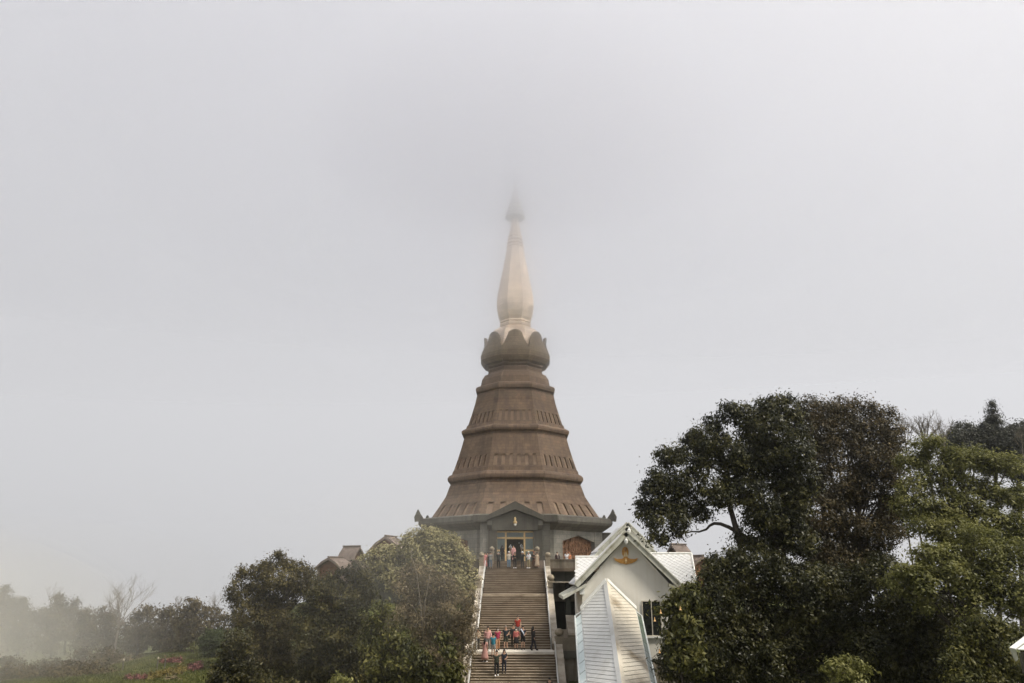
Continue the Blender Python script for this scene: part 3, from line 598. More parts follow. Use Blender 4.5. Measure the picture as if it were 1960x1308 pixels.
pavilion(1284, 1042, 90, 36, 28, 46, R(-50), 'brown pavilion roof side-on behind the white tiled wing')
pavilion(1346, 1064, 80, 52, 22, 50, R(20), 'brown pavilion with orange panel at the edge of the dark shrubs')

# ------------------------------------------------------------------ link platform between landing and escalator
t = thing('link_platform', (4.8, 63, -6), 'weathered concrete link platform between landing and escalator roof', 'platform')
xe = at(1104, 1230, 62.6).x
m = MB(); m.box(3.83, xe, 62.62, 65.2, -6.12, -5.9); m.build('deck', M['weathered'], t)
m = MB(); m.box(3.83, xe, 62.55, 62.8, -5.88, -4.95); m.build('front_parapet', M['weathered'], t)
m = MB(); m.box(3.83, xe, 62.52, 62.83, -6.45, -5.885); m.build('edge_beam', M['grey_dark'], t)
m = MB(); m.box(3.83, xe, 65.0, 65.2, -5.88, -4.5); m.build('rear_parapet', M['stained_wall'], t)
m = MB(); m.box(3.83, xe, 62.9, 63.2, -8.2, -6.125); m.build('retaining_wall', M['stained_wall'], t)
m = MB(); m.tube([(4.6, 65.1, -4.42), (xe, 65.1, -4.42)], 0.06, 6); m.build('top_rail', M['rail'], t)
a, b = at(1089, 1181, 66.5), at(1096, 1216, 63.2)
t2 = thing('sloping_wall', b, 'pale sloping coping wall above the link platform', 'parapet')
m = MB(); m.prism([(b.x - .3, b.y, b.z), (b.x - .3, a.y, a.z), (b.x - .3, a.y, a.z - 1.4), (b.x - .3, b.y, b.z - 1.1)], (0.6, 0, 0)); m.build('wall', M['weathered'], t2)
m = MB(); m.prism([(b.x - .33, b.y - .05, b.z + .004), (b.x - .33, a.y, a.z + .004), (b.x - .33, a.y, a.z + .14), (b.x - .33, b.y - .05, b.z + .14)], (0.66, 0, 0)); m.build('coping', M['parapet'], t2)
m = MB(); m.box(b.x - .36, b.x + .36, 62.84, b.y - 0.06, b.z - 1.0, b.z + 0.02); m.build('end_pillar', M['weathered'], t2)

# ------------------------------------------------------------------ white escalator house
YH = 60.0
def H(px, py, Y=YH): return at(px, py, Y)
house = thing('escalator_house', H(1200, 1240), 'white rendered gabled house with gold emblem, tiled wings and window', 'house')
m = MB(); a, b = H(1114, 1128), H(1291, 1128); ap = H(1198, 1027); zb0 = H(1200, 1262).z
m.prism([(a.x, YH, zb0), (b.x, YH, zb0), (b.x, YH, b.z), (ap.x, YH, ap.z), (a.x, YH, a.z)], (0, 0.25, 0)); m.build('gable_wall', M['white_wall'], house)
m = MB(); m.box(a.x, a.x + 0.25, YH + 0.26, YH + 8, zb0, a.z - 0.2); m.box(b.x - 0.25, b.x, YH + 0.26, YH + 8, zb0, b.z - 0.2); m.build('side_wall', M['white_wall'], house)
m = MB(); m.box(a.x - .05, b.x + .05, YH + 0.1, YH + 8, zb0 - 3, zb0 - 0.003); m.build('plinth', M['stained_wall'], house)
def gable_roof(apx, lpx, rpx, y0, y1, t, mt_roof, mt_barge, bw=0.32):
    A, Lf, Rt = apx, lpx, rpx
    for E in (Lf, Rt):
        d = (E - A); n = Vector((-d.z, 0, d.x)); n = n if n.z > 0 else -n; n.normalize()
        m = MB(); m.hexa([(A.x - n.x*t, y0 + .08, A.z - n.z*t), (E.x - n.x*t, y0 + .08, E.z - n.z*t), (E.x - n.x*t, y1, E.z - n.z*t), (A.x - n.x*t, y1, A.z - n.z*t), (A.x, y0 + .08, A.z), (E.x, y0 + .08, E.z), (E.x, y1, E.z), (A.x, y1, A.z)]); m.build('roof_slope', mt_roof, house)
        up = n * 0.05; dn = n * -bw
        m = MB(); m.hexa([Vector((A.x, y0 - .06, A.z)) + dn, Vector((E.x, y0 - .06, E.z)) + dn, Vector((E.x, y0 + .07, E.z)) + dn, Vector((A.x, y0 + .07, A.z)) + dn, Vector((A.x, y0 - .06, A.z)) + up, Vector((E.x, y0 - .06, E.z)) + up, Vector((E.x, y0 + .07, E.z)) + up, Vector((A.x, y0 + .07, A.z)) + up]); m.build('bargeboard', mt_barge, house)
        up2 = n * 0.13; dn2 = n * 0.053
        m = MB(); m.hexa([Vector((A.x, y0 - .14, A.z)) + dn2, Vector((E.x, y0 - .14, E.z)) + dn2, Vector((E.x, y0 + .3, E.z)) + dn2, Vector((A.x, y0 + .3, A.z)) + dn2, Vector((A.x, y0 - .14, A.z)) + up2, Vector((E.x, y0 - .14, E.z)) + up2, Vector((E.x, y0 + .3, E.z)) + up2, Vector((A.x, y0 + .3, A.z)) + up2]); m.build('verge_tile', mt_barge, house)
yg = YH - 0.6
gable_roof(at(1198, 1019, yg), at(1101, 1119, yg), at(1302, 1119, yg), yg, YH + 7.5, 0.14, M['roof_white'], M['barge'], 0.29)
yg2 = YH + 4.6
gable_roof(at(1201, 1002, yg2), at(1146, 1055, yg2), at(1250, 1050, yg2), yg2, YH + 12, 0.14, M['roof_white'], M['barge'], 0.4)
gable_roof(at(1200, 1009, yg2 - .8), at(1132, 1072, yg2 - .8), at(1262, 1066, yg2 - .8), yg2 - 0.8, YH + 12.3, 0.12, M['roof_white'], M['barge'], 0.3)
A, Lf, Rt = at(1200, 1013, yg2), at(1146, 1060, yg2), at(1250, 1055, yg2)
m = MB(); m.prism([(Lf.x, yg2 + .12, Lf.z - 3), (Rt.x, yg2 + .12, Rt.z - 3), (Rt.x, yg2 + .12, Rt.z), (A.x, yg2 + .12, A.z), (Lf.x, yg2 + .12, Lf.z)], (0, .2, 0)); m.build('rear_gable', M['white_wall'], house)
for px, py in ((1204, 1016), (1198.5, 1036)):   # ridge pendants
    Yp = yg2 - 1.0 if py < 1020 else yg - .2
    p = at(px, py, Yp); m = MB(); m.lathe([(0.02, -0.28), (0.12, -0.15), (0.15, 0.05), (0.06, 0.18), (0.10, 0.3)], 8, p); m.build('pendant', M['white_trim'], house)
# lower shallow eaves at both sides of the gable
for (p0, p1) in (((1122, 1117), (1078, 1142)), ((1281, 1117), (1318, 1134))):
    A, E = at(p0[0], p0[1], yg - .05), at(p1[0], p1[1], yg - .05)
    m = MB(); m.hexa([(A.x, yg - .05, A.z - .22), (E.x, yg - .05, E.z - .22), (E.x, YH + 6, E.z - .22), (A.x, YH + 6, A.z - .22), (A.x, yg - .05, A.z), (E.x, yg - .05, E.z), (E.x, YH + 6, E.z), (A.x, YH + 6, A.z)]); m.build('lower_eave', M['barge'], house)
for px0, px1, py0, py1 in ((1109.5, 1118.5, 1124, 1138), (1283, 1293.5, 1123, 1137.5)):
    A, B = at(px0, py1, YH - .3), at(px1, py0, YH - .3); m = MB(); m.box(A.x, B.x, YH - .4, YH - .003, A.z, B.z); m.build('eave_box', M['white_trim'], house)
# wings with diamond tiles
tile_me = None
def wing(tl, tr, br, bl, Yr, Ye):
    q = [at(*bl, Ye), at(*br, Ye), at(*tr, Yr), at(*tl, Yr)]
    n = (q[1] - q[0]).cross(q[3] - q[0]).normalized()
    m = MB(); m.slab(q, n, 0.12); wg = m.build('wing_roof', M['roof_under'], house)
    # diamond tiles, each a small proud lozenge, kept inside the quad
    u = (q[1] - q[0]).normalized(); v = n.cross(u)
    S = 0.46; h = S * 0.5
    dm = MB(); g = 0.965
    c = [(-h*g, 0), (0, -h*g), (h*g, 0), (0, h*g)]
    dm.hexa([u * x + v * y + n * 0.004 for x, y in c] + [u * x * .97 + v * y * .97 + n * (0.012 + 0.016 * (0.5 - y / S)) for x, y in c]); tme = dm.mesh('tile', M['roof_white'])
    pq = [((p - q[0]).dot(u), (p - q[0]).dot(v)) for p in q]
    def inside(x, y):
        for i in range(4):
            (x0, y0), (x1, y1) = pq[i], pq[(i + 1) % 4]
            if (x1 - x0) * (y - y0) - (y1 - y0) * (x - x0) < 0.1 * math.hypot(x1 - x0, y1 - y0): return False
        return True
    xs = [p[0] for p in pq]; ys = [p[1] for p in pq]
    for i in range(int((max(ys)) / h) + 2):
        for j in range(int(min(xs) / S) - 1, int(max(xs) / S) + 2):
            x = j * S + (h if i % 2 else 0); y = i * h
            if not inside(x, y): continue
            o = bpy.data.objects.new('tile', tme); COL.objects.link(o); o.parent = wg; o.location = q[0] + u * x + v * y - rootloc(wg)
    m = MB(); m.tube([q[3] + Vector((0, 0, .03)), q[2] + Vector((0, 0, .03))], 0.09, 6); m.build('ridge_cap', M['white_trim'], house)
    m = MB(); m.tube([q[1] + n * .05, q[2] + n * .05], 0.08, 4); m.build('verge', M['white_trim'], house)
    m = MB(); m.slab([q[0] - Vector((0, .06, .2)), q[1] - Vector((0, .06, .2)), q[1] - Vector((0, .06, 0)), q[0] - Vector((0, .06, 0))], (0, -1, 0), 0.05); m.build('fascia', M['barge'], house)
    return q
wing((1101, 1066.5), (1152, 1066.5), (1118, 1119), (1101, 1119), YH + 3.6, YH + 0.9)
qr = wing((1240, 1060), (1323, 1060), (1333, 1117), (1288, 1117), YH + 3.6, YH + 0.4)
m = MB(); p0, p1 = qr[1], qr[2]; m.prism([(p0.x - .15, p0.y + .1, p0.z - .2), (p0.x - .15, p1.y + 3, p0.z - .2), (p1.x - .15, p1.y, p1.z - .2)], (-0.2, 0, 0)); m.build('wing_gable', M['white_wall'], house)
m = MB(); m.box(b.x + .003, p0.x - .4, YH + 1.2, YH + 1.4, zb0, p0.z - .25); m.build('wing_wall', M['white_wall'], house)
# window
A, B = H(1231, 1218), H(1264, 1150)
wn = MB(); tw = 0.07
wn.box(A.x, B.x, YH - .09, YH - .004, B.z - tw, B.z); wn.box(A.x, B.x, YH - .09, YH - .004, A.z, A.z + tw)
for x in (A.x, (A.x + B.x) / 2 - tw / 2, B.x - tw): wn.box(x, x + tw, YH - .088, YH - .005, A.z + tw, B.z - tw)
wo = wn.build('window', M['win_frame'], house)
for x0, x1 in ((A.x + tw, (A.x + B.x) / 2 - tw / 2), ((A.x + B.x) / 2 + tw / 2, B.x - tw)):
    m = MB(); m.box(x0, x1, YH - .04, YH - .02, A.z + tw, B.z - tw); m.build('pane', M['dark_glass'], wo)
m = MB(); m.box(A.x - .1, B.x + .12, YH - .2, YH - .004, A.z - .12, A.z - .003); m.build('sill', M['white_trim'], wo)
# gilded emblem: haloed praying figure over outspread wings
e0 = H(1198, 1072, YH - 0.06); s = 1 / ppm(e0)
def E(x, y, d=0): return Vector((e0.x + (x - 1197.5) * s, YH - 0.003 - d, e0.z - (y - 1072) * s))
em = MB()
def plate(pts, d0, d1): em.prism([E(x, y, d0) for x, y in pts], (0, -(d1 - d0), 0))
plate([(1191, 1062), (1190.8, 1056), (1192.5, 1050), (1197, 1047.5), (1201.5, 1050), (1203.4, 1056), (1203, 1062), (1200, 1069), (1194, 1069)], 0, .05)
plate([(1174, 1067.5), (1181, 1070.5), (1190, 1070), (1195, 1067), (1197.5, 1069), (1200, 1067), (1206, 1070), (1214, 1070.5), (1221, 1068.5), (1216, 1075), (1208, 1078.5), (1197.5, 1080), (1187, 1078.5), (1179, 1074.5)], .0, .07)
M['emblem'] = mat('emblem_gilding', (0.50, 0.24, 0.05), (0.66, 0.36, 0.10), 7, rough=0.5, metal=0.1, detail=8)
eo = em.build('emblem', M['emblem'], house)
m = MB(); m.prism([E(1192.5, 1066, .055), E(1196.8, 1056.5, .055), E(1197.2, 1066, .055)], (0, -.05, 0)); m.prism([E(1202.5, 1066, .055), E(1198.2, 1056.5, .055), E(1197.8, 1066, .055)], (0, -.05, 0))
m.build('hand', mat('gilded_pale', (0.72, 0.56, 0.32), (0.8, 0.66, 0.42), 5, rough=0.5), eo)
m = MB(); m.sphere(E(1197.5, 1053.5, .07), 2.6 * s, 10, 6, sz=1.2, sy=.6); m.build('head', mat('gilded_red', (0.42, 0.2, 0.08), (0.5, 0.28, 0.11), 5, rough=0.5), eo, smooth=True)
m = MB()
for sg in (-1, 1):
    for i in range(9):
        x = 1197.5 + sg * (4 + i * 2.0); y = 1071.2 - 0.02 * (i - 4)
        m.prism([E(x, y, .075), E(x + sg * 1.4, y, .075), E(x + sg * (1.9 - .1 * i), y + 6 - i * .45, .075), E(x + sg * .2, y + 6.2 - i * .45, .075)], (0, -.03, 0))
m.build('feather', M['emblem'], eo)
m = MB(); m.lathe([(0.02, -0.2), (0.1, 0.0), (0.06, 0.12), (0.02, 0.2)], 8, E(1197.5, 1074, .11)); m.build('jewel', M['gold'], eo)

# ------------------------------------------------------------------ covered escalator descending towards the camera
esc = thing('covered_escalator', at(1165, 1160, YH - 1), 'covered escalator under a white ribbed roof running down from the house', 'escalator')
R0, L0, E0 = at(1160.5, 1109, YH - .2), at(1112.5, 1163, YH - .2), at(1216, 1163, YH - .2)
R1 = at(1189.8, 1308, 49.8); dirv = (R1 - R0); dirv = dirv / -dirv.y        # per metre of descent towards the camera
LEN = 15.0; NC = 40
for side, Ee, mt in ((0, L0, 'course_white'), (1, E0, 'course_cream')):
    dE = (Ee - R0); n = dE.cross(dirv); n = n if n.z > 0 else -n; n.normalize()
    m = MB(); m.slab([R0 - n*.03, Ee - n*.03, Ee + dirv * LEN - n*.03, R0 + dirv * LEN - n*.03], n, 0.08); m.build('roof_deck', M['roof_under'], esc)
    KS = -dE.z / -dirv.z * 0.92 if dirv.z else 3.0
    KS = abs(dE.z / dirv.z) * 0.92; LC_ = 0.35
    pt = lambda t, y: R0 + dE * t + dirv * y
    for i in range(int((LEN + KS) / LC_)):
        s0, s1 = i * LC_ + .05, (i + 1) * LC_ + .02
        j = random.uniform(-.006, .006)
        def edge(sv, t): return pt(t, max(0.0, sv - KS * t))
        ta0, ta1 = (min(1.0 + j, sv / KS) for sv in (s0, s1)); tb0, tb1 = (max(.045, (sv - LEN) / KS) for sv in (s0, s1))
        if ta0 - tb0 < .03: continue
        p = [edge(s0, tb0), edge(s0, ta0), edge(s1, ta1), edge(s1, tb1)]
        lo = [p[0] - n * .02, p[1] - n * .02, p[2] + n * .004, p[3] + n * .004]
        hi = [p[0] + n * .004, p[1] + n * .004, p[2] + n * .016, p[3] + n * .016]
        m = MB(); m.hexa(lo + hi); m.build('shingle', M[mt], esc)
    # bargeboard at the top end
    m = MB(); m.hexa([R0 - n*.12, Ee - n*.12, Ee - n*.12 + dirv*.3, R0 - n*.12 + dirv*.3, R0 + n*.14, Ee + n*.14, Ee + n*.1 + dirv*.3, R0 + n*.1 + dirv*.3]); m.build('top_flashing', M['white_trim'], esc)
    # eave board, glazed awning below it and its gutter
    sg = -1 if side == 0 else 1
    ex = Vector((sg * (0.5 if side == 0 else 0.42), 0, -0.42)); ex0 = Vector((sg * .02, 0, -0.06))
    m = MB(); m.hexa([Ee + Vector((0, 0, -.16)), Ee + Vector((sg*.05, 0, -.16)), Ee + dirv*LEN + Vector((sg*.05, 0, -.16)), Ee + dirv*LEN + Vector((0, 0, -.16)), Ee + Vector((0, 0, -.06)), Ee + Vector((sg*.05, 0, -.06)), Ee + dirv*LEN + Vector((sg*.05, 0, -.06)), Ee + dirv*LEN + Vector((0, 0, -.06))]); m.build('eave_board', M['white_trim'], esc)
    npn = 16; a0 = 0.6
    for i in range(npn):
        y0 = a0 + (LEN - a0) * i / npn; y1 = a0 + (LEN - a0) * (i + 1) / npn - 0.05
        p = [Ee + ex0 + dirv*y0, Ee + ex + dirv*y0, Ee + ex + dirv*y1, Ee + ex0 + dirv*y1]
        nn = (p[1]-p[0]).cross(p[3]-p[0]); nn = nn if nn.z > 0 else -nn
        m = MB(); m.slab(p, nn, 0.02); m.build('glass_pane', M['awning_dark'] if side == 1 and i < 7 else M['awning'], esc)  # lower right panes painted pale for the sky they reflect
    m = MB(); m.tube([Ee + ex + dirv*a0*.5, Ee + ex + dirv*LEN], 0.07, 6); m.build('gutter', M['gutter'], esc)
    m = MB(); m.tube([Ee + ex0 + dirv*.4, Ee + ex + dirv*a0*.5], 0.06, 6); m.build('end_bracket', M['gutter'], esc)
    # glazed side wall below
    wv = Vector((0, 0, -1.9)); ins = Vector((-sg * .12, 0, 0))
    for i in range(10):
        y0 = LEN * i / 10; y1 = LEN * (i + 1) / 10 - .06
        p = [Ee + ins + dirv*y0 + Vector((0, 0, -.1)), Ee + ins + dirv*y1 + Vector((0, 0, -.1)), Ee + ins + dirv*y1 + wv, Ee + ins + dirv*y0 + wv]
        m = MB(); m.slab(p, (sg, 0, 0), 0.03); m.build('side_panel', M['awning_dark'], esc)
for dx, mt in ((-1, 'course_white'), (1, 'course_cream')):
    m = MB(); u = Vector((dx * .26, 0, -.24)); up = Vector((0, 0, .09))
    m.hexa([R0, R0 + u, R0 + u + dirv*LEN, R0 + dirv*LEN, R0 + up, R0 + u + up*.7, R0 + u + up*.7 + dirv*LEN, R0 + up + dirv*LEN]); m.build('ridge_cap', M[mt], esc)
bw = MB(); c0 = (L0 + E0) / 2
bw.prism([L0 + Vector((.2, 0, -1.9)), E0 + Vector((-.2, 0, -1.9)), E0 + Vector((-.2, 0, -3.2)), L0 + Vector((.2, 0, -3.2))], dirv * LEN); bw.build('truss', M['weathered'], esc)

# roof corner at the right edge
YK = 34.0
def KP(px, py, dy=0.0): return at(px, py, YK + dy)
t = thing('kiosk_roof', KP(1932, 1240), 'white eave corner of a small building at the right picture edge', 'roof')
def band4(name, pts, th, mt):
    q = [Vector(p) for p in pts]; n = (q[1] - q[0]).cross(q[3] - q[0]).normalized(); n = n if n.z > 0 else -n
    m = MB(); m.slab(q, n, th); m.build(name, mt, t)
band4('roof_slope', [KP(1932, 1239.5), KP(1944, 1242, -.15), KP(2100, 1126, 2.4), KP(2090, 1118, 3.2)], .06, M['white_trim'])
band4('lower_slope', [KP(1947.5, 1243, -.2), KP(2110, 1250, -.2), KP(2130, 1130, 2.6), KP(2104, 1131, 2.4)], .06, M['white_trim'])
m = MB(); A_, B_, C_, D_ = KP(1935, 1241.5, .05), KP(1944, 1242.5, -.1), KP(1949.5, 1262, -.1), KP(1946, 1266, .05); m.prism([A_, B_, C_, D_], (0, .12, 0)); m.build('bracket', M['barge'], t)
m = MB(); A_ = KP(1952, 1246, .6); m.box(A_.x, A_.x + 4, A_.y, A_.y + .1, A_.z - .9, A_.z - .08); m.build('fascia', M['grey_dark'], t)

# ------------------------------------------------------------------ vegetation
def leaves_mesh(name, centers, radii, material, leaf=(0.2, 0.09), n_sub=60, per_sub=40, spread=0.32, droop=0.35, up=0.4, seed=0, shell=0.55):
    """leaf-sized faces gathered in sprays over and through each clump of a crown; returns the mesh and some spray centres"""
    g = np.random.default_rng(seed); P = []; NRM = []; tips = []
    for c, r in zip(centers, radii):
        r = np.asarray(r); area = 4 * math.pi * (r[0] * r[2])
        ns = max(6, int(area * n_sub / 12.0))
        d = g.normal(size=(ns, 3)); d /= np.linalg.norm(d, axis=1)[:, None]
        rad = shell + (1.0 - shell) * g.random(ns) ** 0.6; rad = np.where(g.random(ns) < 0.06, g.uniform(1.0, 1.16, ns), rad)
        sc_ = np.asarray(c) + d * r * rad[:, None]
        tips.append(sc_[:: max(1, ns // 8)])
        k = g.poisson(per_sub, ns); tot = int(k.sum()); ii = np.repeat(np.arange(ns), k)
        off = g.normal(size=(tot, 3)) * spread * (0.45 + 1.0 * g.random(ns) ** 1.5)[ii][:, None] * np.array([1, 1, 0.7])
        P.append(sc_[ii] + off)
        nn = d[ii] * 0.5 + off / (np.linalg.norm(off, axis=1)[:, None] + 1e-6) * 0.6 + np.array([0, 0, up]) + g.normal(size=(tot, 3)) * 0.45
        NRM.append(nn)
    P = np.concatenate(P); Nn = np.concatenate(NRM); Nn /= np.linalg.norm(Nn, axis=1)[:, None] + 1e-9
    n = len(P)
    t = g.normal(size=(n, 3)); t[:, 2] -= droop * 1.5
    t -= Nn * (t * Nn).sum(1)[:, None]; t /= np.linalg.norm(t, axis=1)[:, None] + 1e-9
    b = np.cross(Nn, t); s = (0.65 + 0.7 * g.random(n))[:, None]
    l, wd = leaf; a = P - t * l * .5 * s; tip = P + t * l * .5 * s - Nn * 0.15 * l; r_ = P + b * wd * .5 * s; l_ = P - b * wd * .5 * s
    V = np.stack([a, r_, tip, l_], 1).reshape(-1, 3)
    return V, np.concatenate(tips)
def mesh_from_quads(name, V, off, material):
    n = len(V) // 4; me = bpy.data.meshes.new(name); me.vertices.add(len(V)); me.vertices.foreach_set('co', (V - np.asarray(off)).astype(np.float32).ravel())
    me.loops.add(n * 4); me.loops.foreach_set('vertex_index', np.arange(n * 4, dtype=np.int32)); me.polygons.add(n)
    me.polygons.foreach_set('loop_start', np.arange(0, n * 4, 4, dtype=np.int32)); me.polygons.foreach_set('loop_total', np.full(n, 4, np.int32))
    me.materials.append(material); me.update(calc_edges=True); me.validate(); return me
LEAVES = 0
def tree(name, label, cat, clumps, conv, Y, base, leafmat, bark='bark', leaf=(0.2, 0.09), n_sub=60, per_sub=36, spread=0.3, seed=0, depth=1.0, group=None, trunk_r=0.25, droop=.35, limbs=True, up=0.4, shell=.55, flat=1.0, extra_limbs=(), ydepth=0.5, limb_r=1.0, dens=1.35):
    """clumps: (x, y, r) in the coordinates of a crop (conv = offset and scale), all at distance Y"""
    global LEAVES
    g = random.Random(seed); cs = []; rs = []
    for c in clumps:
        x, y, r = c[:3]; px, py = conv[0] + x / conv[2], conv[1] + y / conv[2]; rp = r / conv[2]
        yy = Y + (c[3] if len(c) > 3 else g.uniform(-1, 1) * ydepth * rp / 20)
        p = at(px + g.gauss(0, .12) * rp, py + g.gauss(0, .12) * rp, yy); rm = rp / ppm(p) * g.uniform(.82, 1.1); cs.append(np.array(p)); rs.append((rm, rm * depth, rm * flat))
    bx = at(conv[0] + base[0] / conv[2], 1200, Y).x; by = Y + (base[1] if len(base) > 1 else 0); bz = ground(bx, by)
    t = thing(name, (bx, by, bz), label, cat, group)
    V, tips = leaves_mesh(name, cs, rs, leafmat, leaf, n_sub * dens, per_sub, spread, droop, up, seed, shell)
    gz = ground_np(V[::4, 0], V[::4, 1]); keep = np.repeat((V[2::4, 2] > gz + 0.05) & (V[::4, 2] > gz + 0.05), 4); V = V[keep]
    LEAVES += len(V) // 4
    o = bpy.data.objects.new('crown', mesh_from_quads('crown', V, (bx, by, bz), leafmat)); COL.objects.link(o); o.parent = t
    m = MB(); B = Vector((bx, by, bz - .3))
    cz = np.array(cs); top = Vector((cz[:, 0].mean(), cz[:, 1].mean(), np.percentile(cz[:, 2], 45)))
    fork = B.lerp(top, 0.55); fork.x += g.uniform(-.3, .3)
    m.tube([B, B.lerp(fork, .5) + Vector((g.uniform(-.15, .15), 0, 0)), fork, top], [trunk_r, trunk_r * .8, trunk_r * .65, trunk_r * .3], 8)
    for c, r in zip(cs, rs):
        c = Vector(c); k = g.uniform(.2, .9); s0 = fork.lerp(top, k) if c.z > fork.z else B.lerp(fork, g.uniform(.6, .95))
        md = s0.lerp(c, .5) + Vector((g.uniform(-.3, .3), g.uniform(-.3, .3), -.1 * (c - s0).length))
        if limbs: m.tube([s0, md, c], [trunk_r * .22, trunk_r * .15, trunk_r * .06], 5)
    for q in tips[::2]:
        q = Vector(q); i = int(np.argmin(((cz - np.array(q)) ** 2).sum(1))); c = Vector(cs[i])
        m.tube([c, c.lerp(q, .55) + Vector((0, 0, -.08)), q], [trunk_r * .10 + .008, .016, .006], 3)
    for path in extra_limbs:
        m.tube([at(conv[0] + x / conv[2], conv[1] + y / conv[2], Y + dy) for x, y, dy in path], [trunk_r * limb_r * (.8 - .65 * i / (len(path) - 1)) for i in range(len(path))], 7)
    m.build('trunk', M[bark], t, smooth=True)
    return t
def bare_tree(label, px, py_top, py_base, Y, spread_px, seed, matn='twig', group=None, n0=5, r0=0.12):
    g = random.Random(seed); T = at(px, py_top, Y); s = ppm(T); bx = T.x; gz = ground(bx, Y); zb = min(at(px, py_base, Y).z, T.z - .5)
    t = thing('bare_tree', (bx, Y, gz), label, 'bare tree', group); m = MB(); h = T.z - zb
    m.tube([(bx, Y, gz - .2), (bx + g.uniform(-.1, .1), Y, zb)], [r0, r0 * .8], 6); m.build('trunk', M[matn], t)
    tw = MB(); W = spread_px / s / 2
    def grow(p, d, L, r, lev):
        pts = [p]; dd = d.copy()
        for k in range(3):
            dd = (dd + Vector((g.uniform(-.22, .22), g.uniform(-.22, .22), g.uniform(-.04, .14)))).normalized(); pts.append(pts[-1] + dd * L / 3)
        tw.tube(pts, [r, r * .82, r * .66, r * .48], 4 if lev < 2 else 3)
        if lev >= 4 or L < .12: return
        for i in range((3, 4, 3, 3)[lev]):
            nd = (dd + Vector((g.uniform(-.9, .9), g.uniform(-.9, .9), g.uniform(-.15, .4)))).normalized(); grow(pts[g.choice((1, 2, 2, 3))], nd, L * g.uniform(.45, .72), r * .5, lev + 1)
    for i in range(n0):
        a = (i / max(1, n0 - 1) - .5) * 2; d = Vector((a * W / h * 1.45, g.uniform(-.5, .5), 1)).normalized(); grow(Vector((bx, Y, zb - .1)), d, h * .42, r0 * .55, 0)
    tw.build('branches', M[matn], t)
RC = (1200, 740, 2.303); LC = (400, 980, 3.769); BC = (0, 1000, 3.92)
# right-hand wood, from the back forward
tree('conifer', 'slim dark conifer rising above the pale bare twigs', 'tree', [(1608,75,9),(1609,92,13),(1610,110,18),(1611,130,24),(1608,150,30),(1606,172,36),(1618,215,48),(1578,195,32),(1648,200,32),(1560,235,40),(1665,235,40),(1600,270,60),(1620,340,70)], RC, 66, (1610, 0), M['leaf_conifer_haze'], leaf=(.3,.06), n_sub=70, per_sub=26, spread=.22, seed=21, flat=.8)
tree('broadleaf_tree', 'hazy dark tree left of the slim conifer', 'tree', [(1480,195,40),(1440,225,42),(1405,235,34),(1395,270,36),(1520,220,45),(1550,215,34),(1560,250,40),(1490,290,60),(1430,300,40)], RC, 66, (1490, 0), M['leaf_conifer_haze'], leaf=(.22,.09), n_sub=60, per_sub=26, seed=22)
tree('broadleaf_tree', 'hazy dark tree cut by the picture edge beyond the conifer', 'tree', [(1690,205,44),(1740,190,45),(1715,225,40),(1660,225,34),(1670,270,60),(1740,290,70),(1780,240,60),(1730,370,70),(1790,350,80)], RC, 66, (1720, 0), M['leaf_conifer_haze'], leaf=(.22,.09), n_sub=60, per_sub=26, seed=23)
bare_tree('pale leafless twigs standing between bronze crown and slim conifer', 1757, 764, 850, 62, 70, 31, n0=7)
bare_tree('thin leafless twigs above the bronze crown', 1722, 768, 850, 60, 50, 32, n0=5, r0=.07)
bare_tree('pale leafless twigs nearest the bronze crown', 1700, 772, 850, 61, 44, 40, n0=7, r0=.07)
bare_tree('pale leafless twigs nearest the slim conifer', 1795, 778, 850, 63, 56, 41, n0=8, r0=.07)
bare_tree('wispy leafless shoots topping the great dark tree beside the bronze crown', 1622, 752, 800, 58, 60, 38, n0=4, r0=.05)
bare_tree('wispy leafless shoots between slim conifer and picture edge', 1945, 800, 860, 64, 50, 39, n0=4, r0=.06)
tree('broadleaf_tree', 'tall bronze leaved tree with thinning crown in the middle of the wood', 'tree',
     [(800,110,62),(880,130,64),(950,110,52),(1015,98,44),(1072,96,28),(1105,130,36),(1152,112,28),(1180,175,44),(850,215,95),(960,205,85),(1075,190,80),(1165,255,70),(880,335,110),(1010,320,100),(1120,350,90),(1180,330,60),(900,450,105),(1040,440,90),(1150,440,80),(840,560,100),(1130,540,60),(930,560,60),(1180,520,60),(840,690,90),(950,640,40),(1140,660,75),(1190,620,60),(910,800,80),(1060,700,60),(1000,620,60),(1010,760,70),(980,480,80),(1090,590,60),(1090,780,70),(870,760,70),(940,720,60)],
     RC, 56, (960, 0), M['leaf_bronze'], leaf=(.2,.085), n_sub=44, per_sub=30, spread=.3, seed=24, trunk_r=.42, shell=.45, limb_r=.6, extra_limbs=(((960, 900, 0), (1000, 700, 0), (1020, 500, 0), (1060, 250, 0)), ((880, 900, .5), (890, 700, .5), (850, 450, .5), (800, 200, 0)), ((1100, 900, .4), (1110, 700, .4), (1130, 500, 0))))
